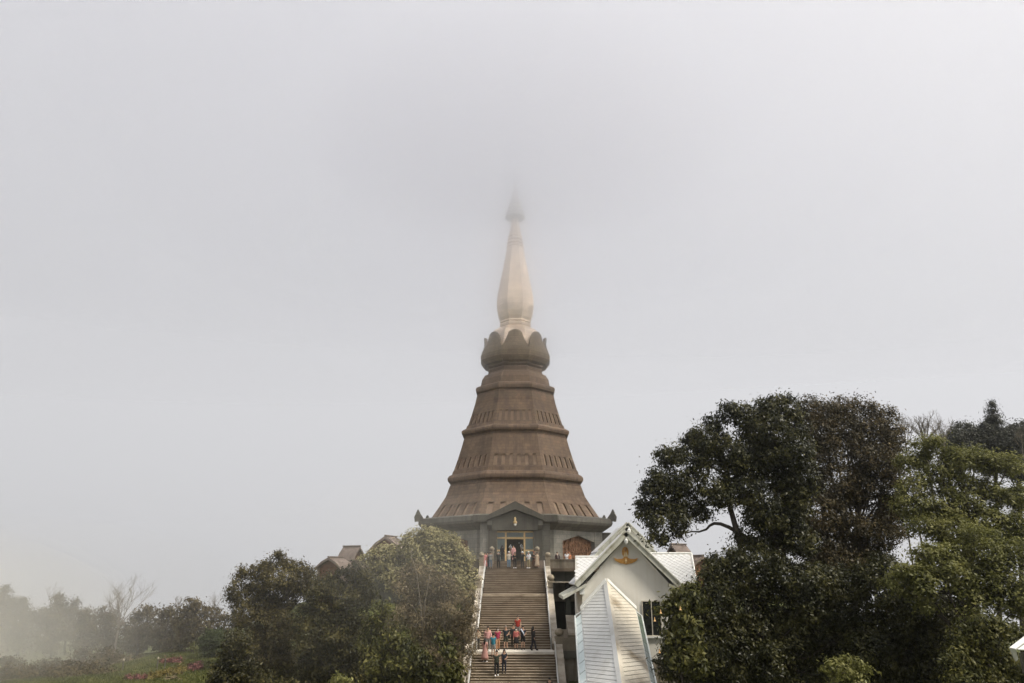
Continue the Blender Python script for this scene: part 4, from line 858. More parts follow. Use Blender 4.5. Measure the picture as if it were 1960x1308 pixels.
tree('broadleaf_tree', 'great dark glossy tree arching over the white house', 'tree',
     [(600,105,62),(690,95,58),(520,135,58),(455,120,46),(400,180,54),(330,235,56),(285,240,45),(230,300,58),(170,315,46),(130,380,48),(105,450,46),(85,520,38),(75,565,28),(160,440,58),(165,530,62),(130,610,42),(150,660,34),(115,675,26),(240,420,66),(260,510,62),(230,590,48),(330,360,66),(360,470,66),(330,560,40),(215,640,30),(440,280,76),(450,400,70),(440,500,60),(550,220,80),(650,200,76),(560,340,80),(540,460,70),(560,560,58),(650,320,90),(680,440,86),(640,560,80),(520,660,44),(700,580,80),(560,700,40),(640,690,70),(730,690,80),(480,330,60),(600,300,70),(360,280,50),(740,420,80),(760,520,70),(740,180,60),(740,300,80)],
     RC, 50, (700, 0), M['leaf_dark'], leaf=(.22,.095), n_sub=46, per_sub=32, spread=.28, seed=25, trunk_r=.45, shell=.4, droop=.6, limbs=False, limb_r=.5,
     extra_limbs=(((700, 900, 0), (640, 760, 0), (560, 690, 0), (500, 650, 0), (450, 621, .1), (412, 606, .1), (384, 604, 0), (364, 614, 0), (350, 630, -.1), (318, 641, 0), (286, 640, 0), (255, 647, 0)), ((680, 800, 0), (640, 640, 0), (540, 470, 0), (420, 380, 0), (330, 330, 0), (250, 330, 0)), ((690, 760, 0), (690, 560, 0), (660, 350, 0), (640, 180, 0)), ((600, 560, 0), (480, 420, 0), (460, 260, 0))))
tree('broadleaf_tree', 'bright yellow-green layered tree at the right picture edge', 'tree',
     [(1300,265,58),(1350,250,45),(1245,335,42),(1320,320,52),(1390,300,40),(1470,320,58),(1540,325,62),(1620,335,60),(1690,350,52),(1420,350,50),(1530,280,24),(1280,425,66),(1215,455,36),(1360,410,62),(1450,415,58),(1550,440,66),(1640,480,72),(1720,500,70),(1780,520,60),(1250,520,80),(1370,520,90),(1500,540,95),(1620,590,80),(1740,610,80),(1290,600,70),(1420,640,90),(1560,650,90),(1680,680,80),(1780,660,70)],
     RC, 47, (1480, 0), M['leaf_bright'], leaf=(.2,.08), n_sub=52, per_sub=40, spread=.26, seed=26, trunk_r=.35, shell=.6, flat=.75, up=1.1)
tree('broadleaf_tree', 'yellow-green leafy tree in front of the layered one', 'tree',
     [(1300,745,52),(1345,735,45),(1260,800,56),(1210,810,45),(1170,870,36),(1220,890,52),(1300,850,70),(1420,740,60),(1380,820,60),(1520,640,50),(1580,650,58),(1500,740,72),(1610,730,76),(1720,740,80),(1450,840,80),(1570,840,90),(1700,850,90),(1330,940,60),(1500,930,80),(1640,950,90),(1750,960,80)],
     RC, 42, (1560, 0), M['leaf_bright'], leaf=(.19,.085), n_sub=50, per_sub=36, spread=.26, seed=27, trunk_r=.3, shell=.5, flat=.9, up=.9)
tree('broadleaf_tree', 'gloomy dark tree under the yellow-green crowns', 'tree',
     [(1060,820,80),(1150,800,70),(1100,920,100),(1220,960,90),(1330,1010,100),(1200,1080,110),(1330,1130,110),(1420,1030,90),(1230,1210,110),(1370,1240,110),(1100,1050,90),(1420,1140,80),(1080,1180,100),(1150,1290,90),(1300,1330,90)],
     RC, 46, (1250, 0), M['leaf_dark'], leaf=(.2,.085), n_sub=48, per_sub=34, spread=.28, seed=28, trunk_r=.3)
tree('leafy_bush', 'leafy bush with lit tips under the white roof corner', 'bush',
     [(1500,1080,50),(1570,1040,58),(1630,1060,60),(1720,1090,56),(1480,1150,56),(1560,1140,66),(1650,1160,70),(1470,1230,60),(1560,1240,76),(1660,1260,76),(1740,1270,60),(1500,1310,70),(1620,1340,80)],
     RC, 38, (1580, 0), M['leaf_low'], leaf=(.19,.085), n_sub=50, per_sub=36, spread=.24, seed=29, trunk_r=.14, shell=.45)
tree('broadleaf_shrub', 'huge dark shrub mass spreading from the house into the wood', 'shrub',
     [(455,765,50),(520,775,56),(400,775,34),(395,815,50),(600,790,70),(350,875,54),(450,860,80),(560,870,90),(690,860,95),(800,860,90),(290,940,56),(390,970,90),(520,980,105),(670,980,110),(820,970,105),(940,960,90),(300,1060,80),(420,1090,105),(570,1110,115),(730,1110,115),(880,1090,105),(1010,1060,90),(240,1150,70),(330,1180,90),(460,1210,110),(620,1230,115),(790,1230,110),(940,1190,95),(210,1250,70),(310,1290,90),(450,1320,90),(620,1340,90),(800,1340,90),(930,1310,80),(880,880,80),(980,880,80)],
     RC, 48, (600, 0), M['leaf_dark'], leaf=(.21,.09), n_sub=44, per_sub=34, spread=.28, seed=30, trunk_r=.3, shell=.6)
br = tree('trumpet_shrub', 'angel trumpet shrub with orange bell flowers beside the window', 'shrub',
     [(215,930,34),(262,920,40),(190,965,26),(160,985,20),(235,985,46),(290,955,50),(215,1050,40),(265,1060,56),(185,1085,28),(200,1130,40),(290,1140,60),(215,1200,50),(300,1220,60)],
     RC, 45.5, (270, 0), M['leaf_low'], leaf=(.3,.13), n_sub=44, per_sub=26, spread=.26, seed=33, trunk_r=.12, shell=.4, droop=.8)
for px, py in ((1253, 1185.5), (1264.5, 1170.5), (1302, 1164), (1262, 1246)):
    p = at(px, py, 44.6); m = MB(); m.lathe([(.012, .11), (.022, .04), (.035, -.05), (.08, -.11)], 8, p, cap=False); m.build('flower', M['trumpet'], br, smooth=True)
tree('leafy_bush', 'small lit bush at the bottom edge before the dark shrubs', 'bush', [(930,1225,26),(965,1215,32),(1010,1225,30),(900,1250,26),(960,1260,40),(1030,1260,34),(940,1310,50),(1020,1315,50)],
     RC, 40, (970, 0), M['leaf_bright'], leaf=(.2,.09), n_sub=40, per_sub=26, spread=.22, seed=34, trunk_r=.1, shell=.3)

# left-hand wood
tree('broadleaf_tree', 'pale green round-headed tree hiding the foot of the pagoda', 'tree',
     [(1600,165,62),(1530,175,54),(1470,200,54),(1410,240,50),(1680,180,56),(1750,225,56),(1800,290,52),(1840,360,50),(1870,440,44),(1885,520,38),(1320,290,52),(1250,285,40),(1190,310,44),(1135,330,26),(1560,260,80),(1650,290,80),(1480,290,76),(1740,340,76),(1400,340,66),(1300,370,66),(1220,390,60),(1560,380,90),(1660,420,90),(1780,450,76),(1440,440,86),(1330,460,76),(1840,560,60),(1750,560,80),(1600,530,100),(1470,560,90)],
     LC, 61, (1560, 0), M['leaf_pale'], leaf=(.24,.11), n_sub=52, per_sub=26, spread=.27, seed=41, trunk_r=.3, shell=.6, up=1.15)
tree('broadleaf_tree', 'brown wispy half-dry tree before the pale round one', 'tree',
     [(1500,400,70),(1430,470,70),(1580,460,80),(1700,500,80),(1400,560,80),(1530,570,90),(1660,600,90),(1780,620,76),(1850,650,50),(1450,680,90),(1580,710,95),(1720,720,95),(1830,760,66),(1370,730,70),(1500,810,90),(1640,840,95),(1770,850,80),(1850,860,50),(1560,930,90),(1700,960,90),(1800,980,60),(1880,700,36),(1908,600,36),(1912,690,34),(1910,770,36),(1900,850,40),(1884,930,36),(1878,1010,40),(1845,1110,44),(1860,930,40),(1640,1050,90),(1760,1080,70)],
     LC, 57.5, (1600, 0), M['leaf_dry'], bark='bark_pale', leaf=(.2,.06), n_sub=42, per_sub=26, spread=.3, seed=42, trunk_r=.2, shell=.35, up=.5, limb_r=.28,
     extra_limbs=(((1540, 900, -.6), (1530, 700, -.9), (1500, 450, -1.2), (1450, 280, -1.2)), ((1545, 860, -.6), (1560, 640, -1), (1600, 420, -1.2))))
tree('broadleaf_tree', 'dark olive tree with a spiky top at the left of the wood', 'tree',
     [(505,310,24),(500,345,46),(440,400,50),(395,390,36),(320,440,58),(265,430,36),(230,470,48),(185,530,42),(170,600,42),(180,670,46),(570,390,56),(640,410,52),(700,440,46),(745,455,40),(750,520,46),(350,530,86),(470,480,86),(580,490,80),(260,600,70),(400,650,100),(540,620,90),(660,540,66),(720,560,50),(270,740,90),(420,790,100),(560,760,90),(210,800,64),(330,900,100),(480,930,100),(300,1040,90),(430,1080,100),(560,900,80),(240,970,70),(540,1060,90),(360,1190,90),(520,1200,90)],
     LC, 60, (420, 0), M['leaf_olive'], leaf=(.18,.08), n_sub=52, per_sub=36, spread=.25, seed=43, trunk_r=.3, shell=.55)
tree('broadleaf_tree', 'dark green tree with bronze tips below the pavilions', 'tree',
     [(950,452,42),(885,478,42),(830,500,44),(1000,432,34),(1045,405,36),(1110,430,50),(890,510,48),(1020,465,44),(1085,475,40),(1150,500,44),(820,550,56),(900,560,70),(1000,545,70),(1100,570,66),(750,620,60),(850,650,86),(970,650,86),(1090,660,76),(1180,600,50),(700,720,66),(790,760,90),(920,770,90),(1040,770,70),(670,830,66),(740,880,90),(870,890,95),(990,880,80),(680,980,80),(800,1010,95),(930,1010,90),(1040,980,66),(720,1120,90),(860,1130,95),(1000,1120,90),(1100,1060,60),(780,1230,80),(920,1240,80),(1060,1220,80)],
     LC, 57, (900, 0), M['leaf_deep'], leaf=(.19,.085), n_sub=50, per_sub=36, spread=.26, seed=44, trunk_r=.28, shell=.5)
tree('leafy_bush', 'large-leaved green bush at the foot of the dry tree', 'bush',
     [(1250,670,40),(1280,720,46),(1180,790,44),(1240,800,40),(1150,880,50),(1240,900,60),(1330,920,60),(1130,970,46),(1220,1010,66),(1320,1020,66),(1420,1000,60),(1190,1100,60),(1290,1110,70),(1400,1100,70),(1520,1080,70),(1680,920,50),(1720,1010,50),(1560,1170,80),(1680,1180,70),(1440,1190,70),(1320,1210,70),(1220,1210,70),(1780,1150,60),(1800,1220,60)],
     LC, 53, (1350, 0), M['leaf_low'], leaf=(.3,.12), n_sub=40, per_sub=24, spread=.26, seed=45, trunk_r=.14, shell=.4, droop=.8)
tree('leafy_bush', 'dark rounded bush at the lower left of the wood by the lawn', 'bush',
     [(195,900,50),(150,960,50),(240,950,56),(110,1040,50),(190,1040,66),(280,1050,60),(80,1110,44),(150,1130,66),(250,1140,70),(50,1180,44),(120,1210,66),(220,1230,70),(330,1200,70),(30,1230,30)],
     LC, 52, (180, 0), M['leaf_deep'], leaf=(.2,.09), n_sub=48, per_sub=34, spread=.24, seed=46, trunk_r=.12, shell=.5)
tree('leafy_bush', 'small sunlit bush at the bottom edge below the dark green tree', 'bush', [(950,1195,22),(920,1215,26),(985,1220,26),(950,1240,34),(1000,1250,24)],
     LC, 50, (950, 0), M['leaf_bright'], leaf=(.3,.13), n_sub=34, per_sub=20, spread=.2, seed=47, trunk_r=.08, shell=.3)
# hazy tree belt behind the lawn
belt = [
 ('foggy tree at the left picture edge, palest of the belt', [(30,520,40),(15,570,46),(70,600,56),(40,680,80),(60,780,90),(40,890,100)], 84, 40),
 ('foggy narrow tree second from the left picture edge', [(170,600,40),(150,650,50),(200,680,56),(170,760,80),(170,870,90)], 86, 170),
 ('foggy spired tree left of the leafless one', [(450,545,28),(425,590,40),(440,650,60),(400,730,80),(430,820,90),(380,900,90)], 80, 420),
 ('foggy ragged tree with loose twigs beside the spired one', [(560,600,30),(530,650,40),(575,690,40),(540,740,60),(300,720,60),(290,800,80),(540,830,80)], 84, 530),
 ('low hazy tree in the dip below the sky gap', [(650,690,40),(620,740,50),(690,720,44),(640,810,70),(690,860,80),(620,920,90)], 76, 650),
 ('low hazy tree just left of the leafless trunk', [(770,665,36),(810,700,44),(850,690,36),(790,770,60),(850,800,70),(790,880,90),(860,950,80)], 74, 810),
 ('hazy tree right of the leafless trunk', [(1080,660,40),(1120,690,44),(1040,710,50),(1080,780,70),(990,800,70),(1020,900,90),(1110,880,80)], 73, 1060),
 ('brown hazy tree rising towards the dark wood', [(1270,680,50),(1220,710,50),(1310,740,60),(1210,800,70),(1290,830,80),(1180,900,80),(1260,930,80)], 72, 1250),
 ('brownish broad tree nearest the dark wood', [(1420,625,50),(1480,640,54),(1370,670,50),(1550,690,56),(1620,680,50),(1440,720,76),(1540,770,70),(1370,790,76),(1460,840,80),(1360,890,70),(1660,730,50),(1690,790,50)], 70, 1450),
]
for i, (lab, cl, Y, bx) in enumerate(belt):
    tree('broadleaf_tree', lab, 'tree', cl, BC, Y, (bx, 0), M['leaf_far'], leaf=(.26,.11), n_sub=34, per_sub=26, spread=.3, seed=60 + i, trunk_r=.14, group='hazy tree belt behind the lawn', shell=.4)
low = [
 ('foggy low shrub in the bottom left picture corner', [(40,1090,70),(110,1080,70),(60,1180,80),(150,1170,70)], 62, 90),
 ('foggy low shrub beside the corner shrub', [(260,1110,70),(330,1090,60),(250,1200,70),(340,1190,70)], 62, 290),
 ('dim low shrub left of the fallen pole', [(430,1110,70),(510,1080,60),(430,1200,80),(530,1180,80),(600,1100,60)], 63, 480),
 ('dim low shrub under the belt behind the pole', [(620,1010,70),(720,1040,70),(660,1130,80),(760,1130,60),(820,1010,70)], 66, 700),
]
low += [
 ('foggy low shrub at the bottom picture edge beside the corner', [(60,1130,84),(150,1145,84),(220,1165,76),(110,1190,84)], 58, 130),
 ('dim low shrub at the bottom picture edge below the fallen pole', [(640,1120,66),(730,1140,66),(800,1150,50),(690,1180,80),(830,1180,50)], 59.5, 720),
 ('dim low shrub at the bottom picture edge between foggy shrubs and pole', [(330,1140,80),(430,1130,80),(530,1145,76),(470,1190,84),(580,1180,70)], 58.5, 450),
 ('small dim shrub under the leafless tree at the upper lawn edge', [(880,1035,56),(960,1040,50),(1040,1025,46)], 69, 940),
]
for i, (lab, cl, Y, bx) in enumerate(low):
    tree('leafy_shrub', lab, 'shrub', cl, BC, Y, (bx, 0), M['leaf_far'], leaf=(.22,.1), n_sub=36, per_sub=26, spread=.26, seed=80 + i, trunk_r=.08, group='low shrubs under the tree belt', shell=.5)
tree('round_bush', 'clipped dark green round bush at the top of the lawn', 'bush', [(1560,870,62),(1620,860,56),(1530,910,52),(1590,920,70),(1640,900,60),(1560,960,44)], BC, 66, (1580, 0), M['leaf_bush'], leaf=(.16,.08), n_sub=70, per_sub=40, spread=.2, seed=90, trunk_r=.08, shell=.7)
tree('round_bush', 'small yellow-green bush between round bush and lawn slope', 'bush', [(1445,920,22),(1450,945,22)], BC, 67, (1447, 0), M['leaf_bright'], leaf=(.14,.07), n_sub=50, per_sub=30, spread=.12, seed=91, trunk_r=.04)
bare_tree('tall leafless tree fading into the fog above the belt', 244, 1078, 1198, 72, 92, 33, 'bark_pale', 'leafless trees of the belt', 9, .08)
bare_tree('slight leafless sapling beside the dark wood', 413, 1112, 1172, 74, 34, 35, 'bark_pale', 'leafless trees of the belt', 3, .06)
bare_tree('thin leafless top above the brownish broad tree', 345, 1128, 1165, 76, 60, 36, 'bark_pale', 'leafless trees of the belt', 5, .06)
bare_tree('faint leafless top over the spired foggy tree', 105, 1108, 1150, 88, 40, 37, 'bark_pale', 'leafless trees of the belt', 4, .06)
# undergrowth on the slopes under the trees
def undergrowth(label, x0, x1, y0, y1, n, mt, seed, keep):
    g = np.random.default_rng(seed); x = g.uniform(x0, x1, n); y = g.uniform(y0, y1, n); k = keep(x, y); x, y = x[k], y[k]; n = len(x); z = ground_np(x, y) + g.random(n) ** 2 * .8
    c = np.stack([x, y, z], 1); nn = g.normal(size=(n, 3)) * .6 + np.array([0, 0, 1]); nn /= np.linalg.norm(nn, axis=1)[:, None]
    t = g.normal(size=(n, 3)); t -= nn * (t * nn).sum(1)[:, None]; t /= np.linalg.norm(t, axis=1)[:, None]; b = np.cross(nn, t)
    V = np.stack([c - t * .13, c + b * .065, c + t * .13, c - b * .065], 1).reshape(-1, 3)
    o = bpy.data.objects.new('undergrowth', mesh_from_quads('undergrowth', V, (0, 0, 0), mt)); COL.objects.link(o); tag(o, label, 'undergrowth', kind='stuff')
undergrowth('leafy undergrowth below the left wood', -19.5, -3.9, 44, 78, 45000, M['leaf_deep'], 3, lambda x, y: x < -3.9)
undergrowth('leafy undergrowth below the right wood', 7, 32, 34, 72, 60000, M['leaf_dark'], 4, lambda x, y: (x > 13.5) | (y < 58))
# flower beds, hedge, pole, lawn lamps
def low_bed(name, label, cat, pts, Y, mt, rpx, n_sub=60, leaf=(.12,.08), seed=0, h=.35):
    cs = []; rs = []
    for px, py, y in pts:
        p = at(px, py, y); z = ground(p.x, p.y) + .12; r = rpx / ppm(p); cs.append(np.array((p.x, p.y, z))); rs.append((r, r, h))
    V, _ = leaves_mesh(name, cs, rs, mt, leaf, n_sub, 26, .12, .1, .8, seed, .3)
    c = cs[0]; o = bpy.data.objects.new(name, mesh_from_quads(name, V, c, mt)); COL.objects.link(o); o.location = c; tag(o, label, cat, kind='stuff' if name == 'ground_cover' else None)
low_bed('flower_bed', 'round bed of red and pink flowers on the lawn, nearest the dark wood', 'flower bed', [(366,1282,61),(374,1280,61),(382,1282,61),(374,1286,60.5)], 61, M['petal_red'], 7, seed=1, n_sub=170, h=.45)
low_bed('flower_bed', 'narrow bed of red flowers farther up the lawn', 'flower bed', [(312,1272,64),(322,1273,64),(332,1274,64),(342,1273,64)], 64, M['petal_red'], 6.5, seed=2, n_sub=170, h=.28)
low_bed('flower_bed', 'red flower bed cut by the bottom picture edge', 'flower bed', [(245,1306,57),(258,1307,57),(270,1307,57)], 57, M['petal_red'], 7.5, seed=3, n_sub=170, h=.28)
low_bed('hedge', 'low curving yellow hedge across the lawn', 'hedge', [(285,1307,57),(295,1303,57.5),(305,1299,58),(315,1296,58.5),(325,1293,59),(335,1290,59.5),(346,1287,60),(340,1293,59)], 58, M['leaf_yellow'], 8, seed=4, n_sub=160, h=.4)
low_bed('ground_cover', 'reddish planted patch below the yellow hedge', 'plants', [(322,1306,57),(335,1304,57)], 57, M['leaf_dry'], 10, seed=5, n_sub=120, h=.2)
p0, p1 = at(199, 1291, 62), at(241, 1275, 62.5); p0.z = max(p0.z, ground(p0.x, p0.y) + .15); p1.z = max(p1.z, ground(p1.x, p1.y) + .8)
m = MB(); m.tube([p0, p0.lerp(p1, .5) + Vector((0, 0, .04)), p1], .05, 6); o = m.build('fallen_pole', M['bark_pale'], loc=p0); tag(o, 'pale slanting pole lying by the dim low shrubs', 'pole')
for px, py, Y, lab in ((299, 1290, 61, 'short lawn lamp with white head beyond the yellow hedge'), (313, 1292, 60.5, 'dark short lawn lamp beside the white headed one'), (233, 1290, 61, 'short pale lawn post at the end of the pole')):
    p = at(px, py, Y); z = ground(p.x, p.y); t = thing('lawn_lamp', (p.x, p.y, z), lab, 'lawn lamp', 'short lamps on the lawn')
    m = MB(); m.lathe([(.05, -.05), (.045, .7)], 8, t.location); m.build('post', M['grey_dark'], t)
    m = MB(); m.lathe([(.05, .7), (.075, .73), (.07, .82), (.03, .87)], 8, t.location); m.build('lamp_head', M['grey_dark'] if 'dark' in lab else M['parapet'], t)
# grass blades over the visible lawn
g = np.random.default_rng(5); n = 60000
gxp = g.uniform(-36, -17, n); gyp = g.uniform(50, 74, n); gz = ground_np(gxp, gyp)
a = g.uniform(0, 6.28, n); hh = g.uniform(.06, .16, n); wd = .035
dx, dy = np.cos(a) * wd, np.sin(a) * wd; lx, ly = g.normal(0, .05, n), g.normal(0, .05, n)
V = np.stack([np.stack([gxp - dx, gyp - dy, gz - .01], 1), np.stack([gxp + dx, gyp + dy, gz - .01], 1), np.stack([gxp + dx * .3 + lx, gyp + dy * .3 + ly, gz + hh], 1), np.stack([gxp - dx * .3 + lx, gyp - dy * .3 + ly, gz + hh], 1)], 1).reshape(-1, 3)
o = bpy.data.objects.new('grass', mesh_from_quads('grass', V, (0, 0, 0), M['blade'])); COL.objects.link(o); tag(o, 'short grass of the lawn', 'grass', kind='stuff')

# ------------------------------------------------------------------ people
def skin_mesh(name, verts, edges, radii, root=0, sub=1):
    me = bpy.data.meshes.new(name); me.from_pydata([Vector(v) for v in verts], edges, []); o = bpy.data.objects.new(name, me); COL.objects.link(o)
    o.modifiers.new('skin', 'SKIN')
    if not me.skin_vertices:
        bm = bmesh.new(); bm.from_mesh(me); bm.verts.layers.skin.verify(); bm.to_mesh(me); bm.free()
    for i, r in enumerate(radii):
        sv = me.skin_vertices[0].data[i]; sv.radius = r if isinstance(r, tuple) else (r, r); sv.use_root = (i == root)
    s = o.modifiers.new('sub', 'SUBSURF'); s.levels = sub; s.render_levels = sub
    bpy.context.view_layer.update()
    dg = bpy.context.evaluated_depsgraph_get(); res = bpy.data.meshes.new_from_object(o.evaluated_get(dg)); res.name = name
    bpy.data.objects.remove(o); res.polygons.foreach_set('use_smooth', [True] * len(res.polygons)); return res
POSES = {   # elbow and wrist (x, y, z) of each arm (x outward), then knee/ankle offsets of each leg; the figure faces -Y
 'stand': (((.225, .03, 1.13), (.225, -.06, .89)), ((.22, .02, 1.13), (.21, -.08, .90)), ((0, 0), (-.06, -.03))),
 'relax': (((.22, .03, 1.13), (.22, -.04, .89)), ((.25, .03, 1.14), (.13, -.17, 1.04)), ((-.07, -.05), (0, .02))),
 'walk': (((.24, .10, 1.14), (.24, .06, .90)), ((.24, -.06, 1.14), (.22, -.20, .94)), ((-.10, -.16), (.06, .18))),
 'photo': (((.27, -.12, 1.24), (.10, -.28, 1.50)), ((.27, -.12, 1.24), (.10, -.28, 1.50)), ((0, 0), (0, 0))),
 'hold': (((.25, 0, 1.14), (.10, -.22, 1.10)), ((.25, 0, 1.14), (.10, -.22, 1.10)), ((0, -.02), (0, .04))),
 'wave': (((.27, -.05, 1.2), (.16, -.24, 1.38)), ((.25, .02, 1.13), (.26, -.05, .88)), ((-.03, -.08), (.02, .06))),
}
_cache = {}
def body_mesh(pose, skin):
    key = ('b', pose, skin)
    if key in _cache: return _cache[key]
    armL, armR, legs = POSES[pose]
    v = [(0,0,.93),(0,0,1.12),(0,0,1.33),(0,0,1.45),(0,-.01,1.53),(0,-.01,1.60),(0,0,1.66)]; r = [(.115,.085),(.105,.075),(.125,.08),.055,(.07,.085),(.08,.097),(.058,.072)]
    e = [(0,1),(1,2),(2,3),(3,4),(4,5),(5,6)]; hands = []
    for s, arm in ((-1, armL), (1, armR)):
        i = len(v); v += [(s*.155,0,1.385),(s*arm[0][0],arm[0][1],arm[0][2]),(s*arm[1][0],arm[1][1],arm[1][2])]; r += [.055,.042,.03]; e += [(2,i),(i,i+1),(i+1,i+2)]
        d = (Vector(v[i+2]) - Vector(v[i+1])).normalized(); v.append(tuple(Vector(v[i+2]) + d * .07)); r.append((.038, .02)); e.append((i+2, i+3)); hands.append((Vector(v[i+3]), d, s))
    for s, (ky, ay) in ((-1, legs[0]), (1, legs[1])):
        i = len(v); v += [(s*.085,0,.86),(s*.09,ky*.6-.02,.49),(s*.10,ay,.09),(s*.11,ay-.15,.04)]; r += [.085,.056,.042,(.04,.03)]; e += [(0,i),(i,i+1),(i+1,i+2),(i+2,i+3)]
    me = skin_mesh('body', v, e, r)
    bm = bmesh.new(); bm.from_mesh(me)
    x = MB()
    for h, d, s in hands:       # five fingers on each palm
        side = d.cross(Vector((0, 1, 0))); side = side.normalized() if side.length > .1 else Vector((1, 0, 0)); pn = side.cross(d)
        for k, L in ((-1.5, .06), (-.5, .075), (.5, .08), (1.5, .07)):
            b = h + side * k * .017 + d * .005; x.tube([b, b + d * L * .55 - pn * .006, b + d * L - pn * .022], [.009, .009, .006], 4)
        b = h - d * .05 + side * -s * .03; x.tube([b, b + side * -s * .03 + d * .03, b + side * -s * .03 + d * .06], [.011, .01, .007], 4)
    x.tube([(0, -.085, 1.615), (0, -.118, 1.575), (0, -.09, 1.57)], [.008, .014, .01], 4)        # nose
    for s in (-1, 1): x.sphere((s * .078, 0, 1.59), .022, 6, 4, sx=.4)                            # ears
    for s in (-1, 1): x.sphere((s * .03, -.088, 1.605), .012, 6, 4, mi=1)                          # eyes
    x.sphere((0, -.088, 1.535), .018, 6, 4, sz=.4, mi=2)                                           # mouth
    xm = x.mesh('x', [M[skin], M['eye'], cloth('lips', (.3, .12, .1))]); bm.from_mesh(xm)
    bm.to_mesh(me); bm.free(); me.materials.clear()
    for mm in (M[skin] if isinstance(skin, str) else skin, M['eye'], cloth('lips', (.3, .12, .1))): me.materials.append(mm)
    _cache[key] = me; return me
def cloth_mesh(kind, pose):
    key = (kind, pose)
    if key in _cache: return _cache[key]
    armL, armR, legs = POSES[pose]; v = []; r = []; e = []
    if kind in ('tee', 'shirt', 'coat'):
        lo = .60 if kind == 'coat' else .83
        v = [(0,0,lo),(0,0,1.12),(0,0,1.31),(0,0,1.455)]; r = [(.215,.165),(.18,.14),(.20,.15),(.10,.085)]; e = [(0,1),(1,2),(2,3)]
        for s, arm in ((-1, armL), (1, armR)):
            i = len(v); el = Vector((s*arm[0][0], arm[0][1], arm[0][2])); wr = Vector((s*arm[1][0], arm[1][1], arm[1][2])); sh = Vector((s*.16, 0, 1.38))
            if kind == 'tee': v += [sh, sh.lerp(el, .62)]; r += [.075, .065]; e += [(2,i),(i,i+1)]
            else: v += [sh, el, el.lerp(wr, .92)]; r += [.075, .06, .045]; e += [(2,i),(i,i+1),(i+1,i+2)]
        me = skin_mesh(kind, v, e, r, root=1)
    elif kind in ('trousers', 'shorts'):
        v = [(0,0,1.03),(0,0,.90)]; r = [(.155,.12),(.17,.135)]; e = [(0,1)]
        for s, (ky, ay) in ((-1, legs[0]), (1, legs[1])):
            i = len(v); h = Vector((s*.095,0,.82)); k = Vector((s*.105,ky*.6-.02,.49)); a = Vector((s*.10,ay,.10))
            if kind == 'shorts': v += [h, h.lerp(k, .95)]; r += [.105,.085]; e += [(1,i),(i,i+1)]
            else: v += [h, k, a]; r += [.10,.075,.062]; e += [(1,i),(i,i+1),(i+1,i+2)]
        me = skin_mesh(kind, v, e, r, root=1)
    elif kind in ('skirt', 'dress'):
        m = MB(); z0 = .48 if kind == 'skirt' else .22
        pr = [(.24, z0), (.23, z0 + .12), (.19, .80), (.175, .93), (.145, 1.08)] if kind == 'skirt' else [(.29, z0), (.27, .4), (.21, .75), (.18, .93), (.15, 1.10), (.175, 1.3), (.15, 1.40), (.08, 1.45)]
        m.lathe(pr, 14, (0, 0, 0)); 
        for i, vv in enumerate(m.v):
            ang = math.atan2(vv[0], -vv[1]); k = 1 + (.06 * math.sin(5 * ang) if vv[2] < .7 else 0); m.v[i] = (vv[0] * k, vv[1] * .75 * k, vv[2])
        me = m.mesh(kind, [], smooth=True)
    elif kind == 'sleeves':
        m = MB()
        for s, arm in ((-1, armL), (1, armR)): m.tube([(s*.15, 0, 1.40), (s*arm[0][0]*.9, arm[0][1], arm[0][2] + .05)], [.075, .06], 8)
        me = m.mesh(kind, [], smooth=True)
    elif kind == 'shoes':
        m = MB()
        for s, (ky, ay) in ((-1, legs[0]), (1, legs[1])): m.tube([(s*.10, ay+.07, .045), (s*.105, ay-.05, .06), (s*.112, ay-.19, .035)], [.045, .058, .035], 8)
        me = m.mesh(kind, [], smooth=True)
    elif kind == 'boots':
        m = MB()
        for s, (ky, ay) in ((-1, legs[0]), (1, legs[1])): m.tube([(s*.10, ay, .38), (s*.10, ay, .1), (s*.105, ay-.05, .06), (s*.112, ay-.19, .035)], [.06, .055, .055, .035], 8)
        me = m.mesh(kind, [], smooth=True)
    elif kind in ('short_hair', 'long_hair'):
        m = MB(); m.sphere((0, .018, 1.628), .098, 12, 8, sy=1.08, sz=.85)
        if kind == 'long_hair': m.tube([(0, .05, 1.64), (0, .075, 1.52), (0, .10, 1.36), (0, .105, 1.26)], [.085, .095, .085, .05], 8); m.tube([(-.07, .0, 1.62), (-.085, -.01, 1.5), (-.085, 0, 1.4)], [.03, .035, .015], 6); m.tube([(.07, .0, 1.62), (.085, -.01, 1.5), (.085, 0, 1.4)], [.03, .035, .015], 6)
        me = m.mesh(kind, [], smooth=True)
    elif kind == 'cap':
        m = MB(); m.lathe([(.108, 1.625), (.105, 1.67), (.08, 1.715), (.02, 1.735)], 12, (0, .005, 0)); m.prism([(-.07, -.09, 1.63), (.07, -.09, 1.63), (.05, -.19, 1.62), (-.05, -.19, 1.62)], (0, 0, .012)); me = m.mesh(kind, [], smooth=False)
    elif kind == 'sun_hat':
        m = MB(); m.lathe([(.19, 1.635), (.19, 1.645), (.11, 1.66), (.10, 1.72), (.05, 1.745)], 14, (0, .005, 0)); me = m.mesh(kind, [])
    elif kind == 'mask':
        m = MB(); m.sphere((0, -.055, 1.545), .062, 10, 6, sy=.75, sz=.8); me = m.mesh(kind, [], smooth=True)
    elif kind == 'phone':
        m = MB(); m.box(-.075, .075, -.34, -.325, 1.55, 1.63); me = m.mesh(kind, [])
    elif kind == 'sash':
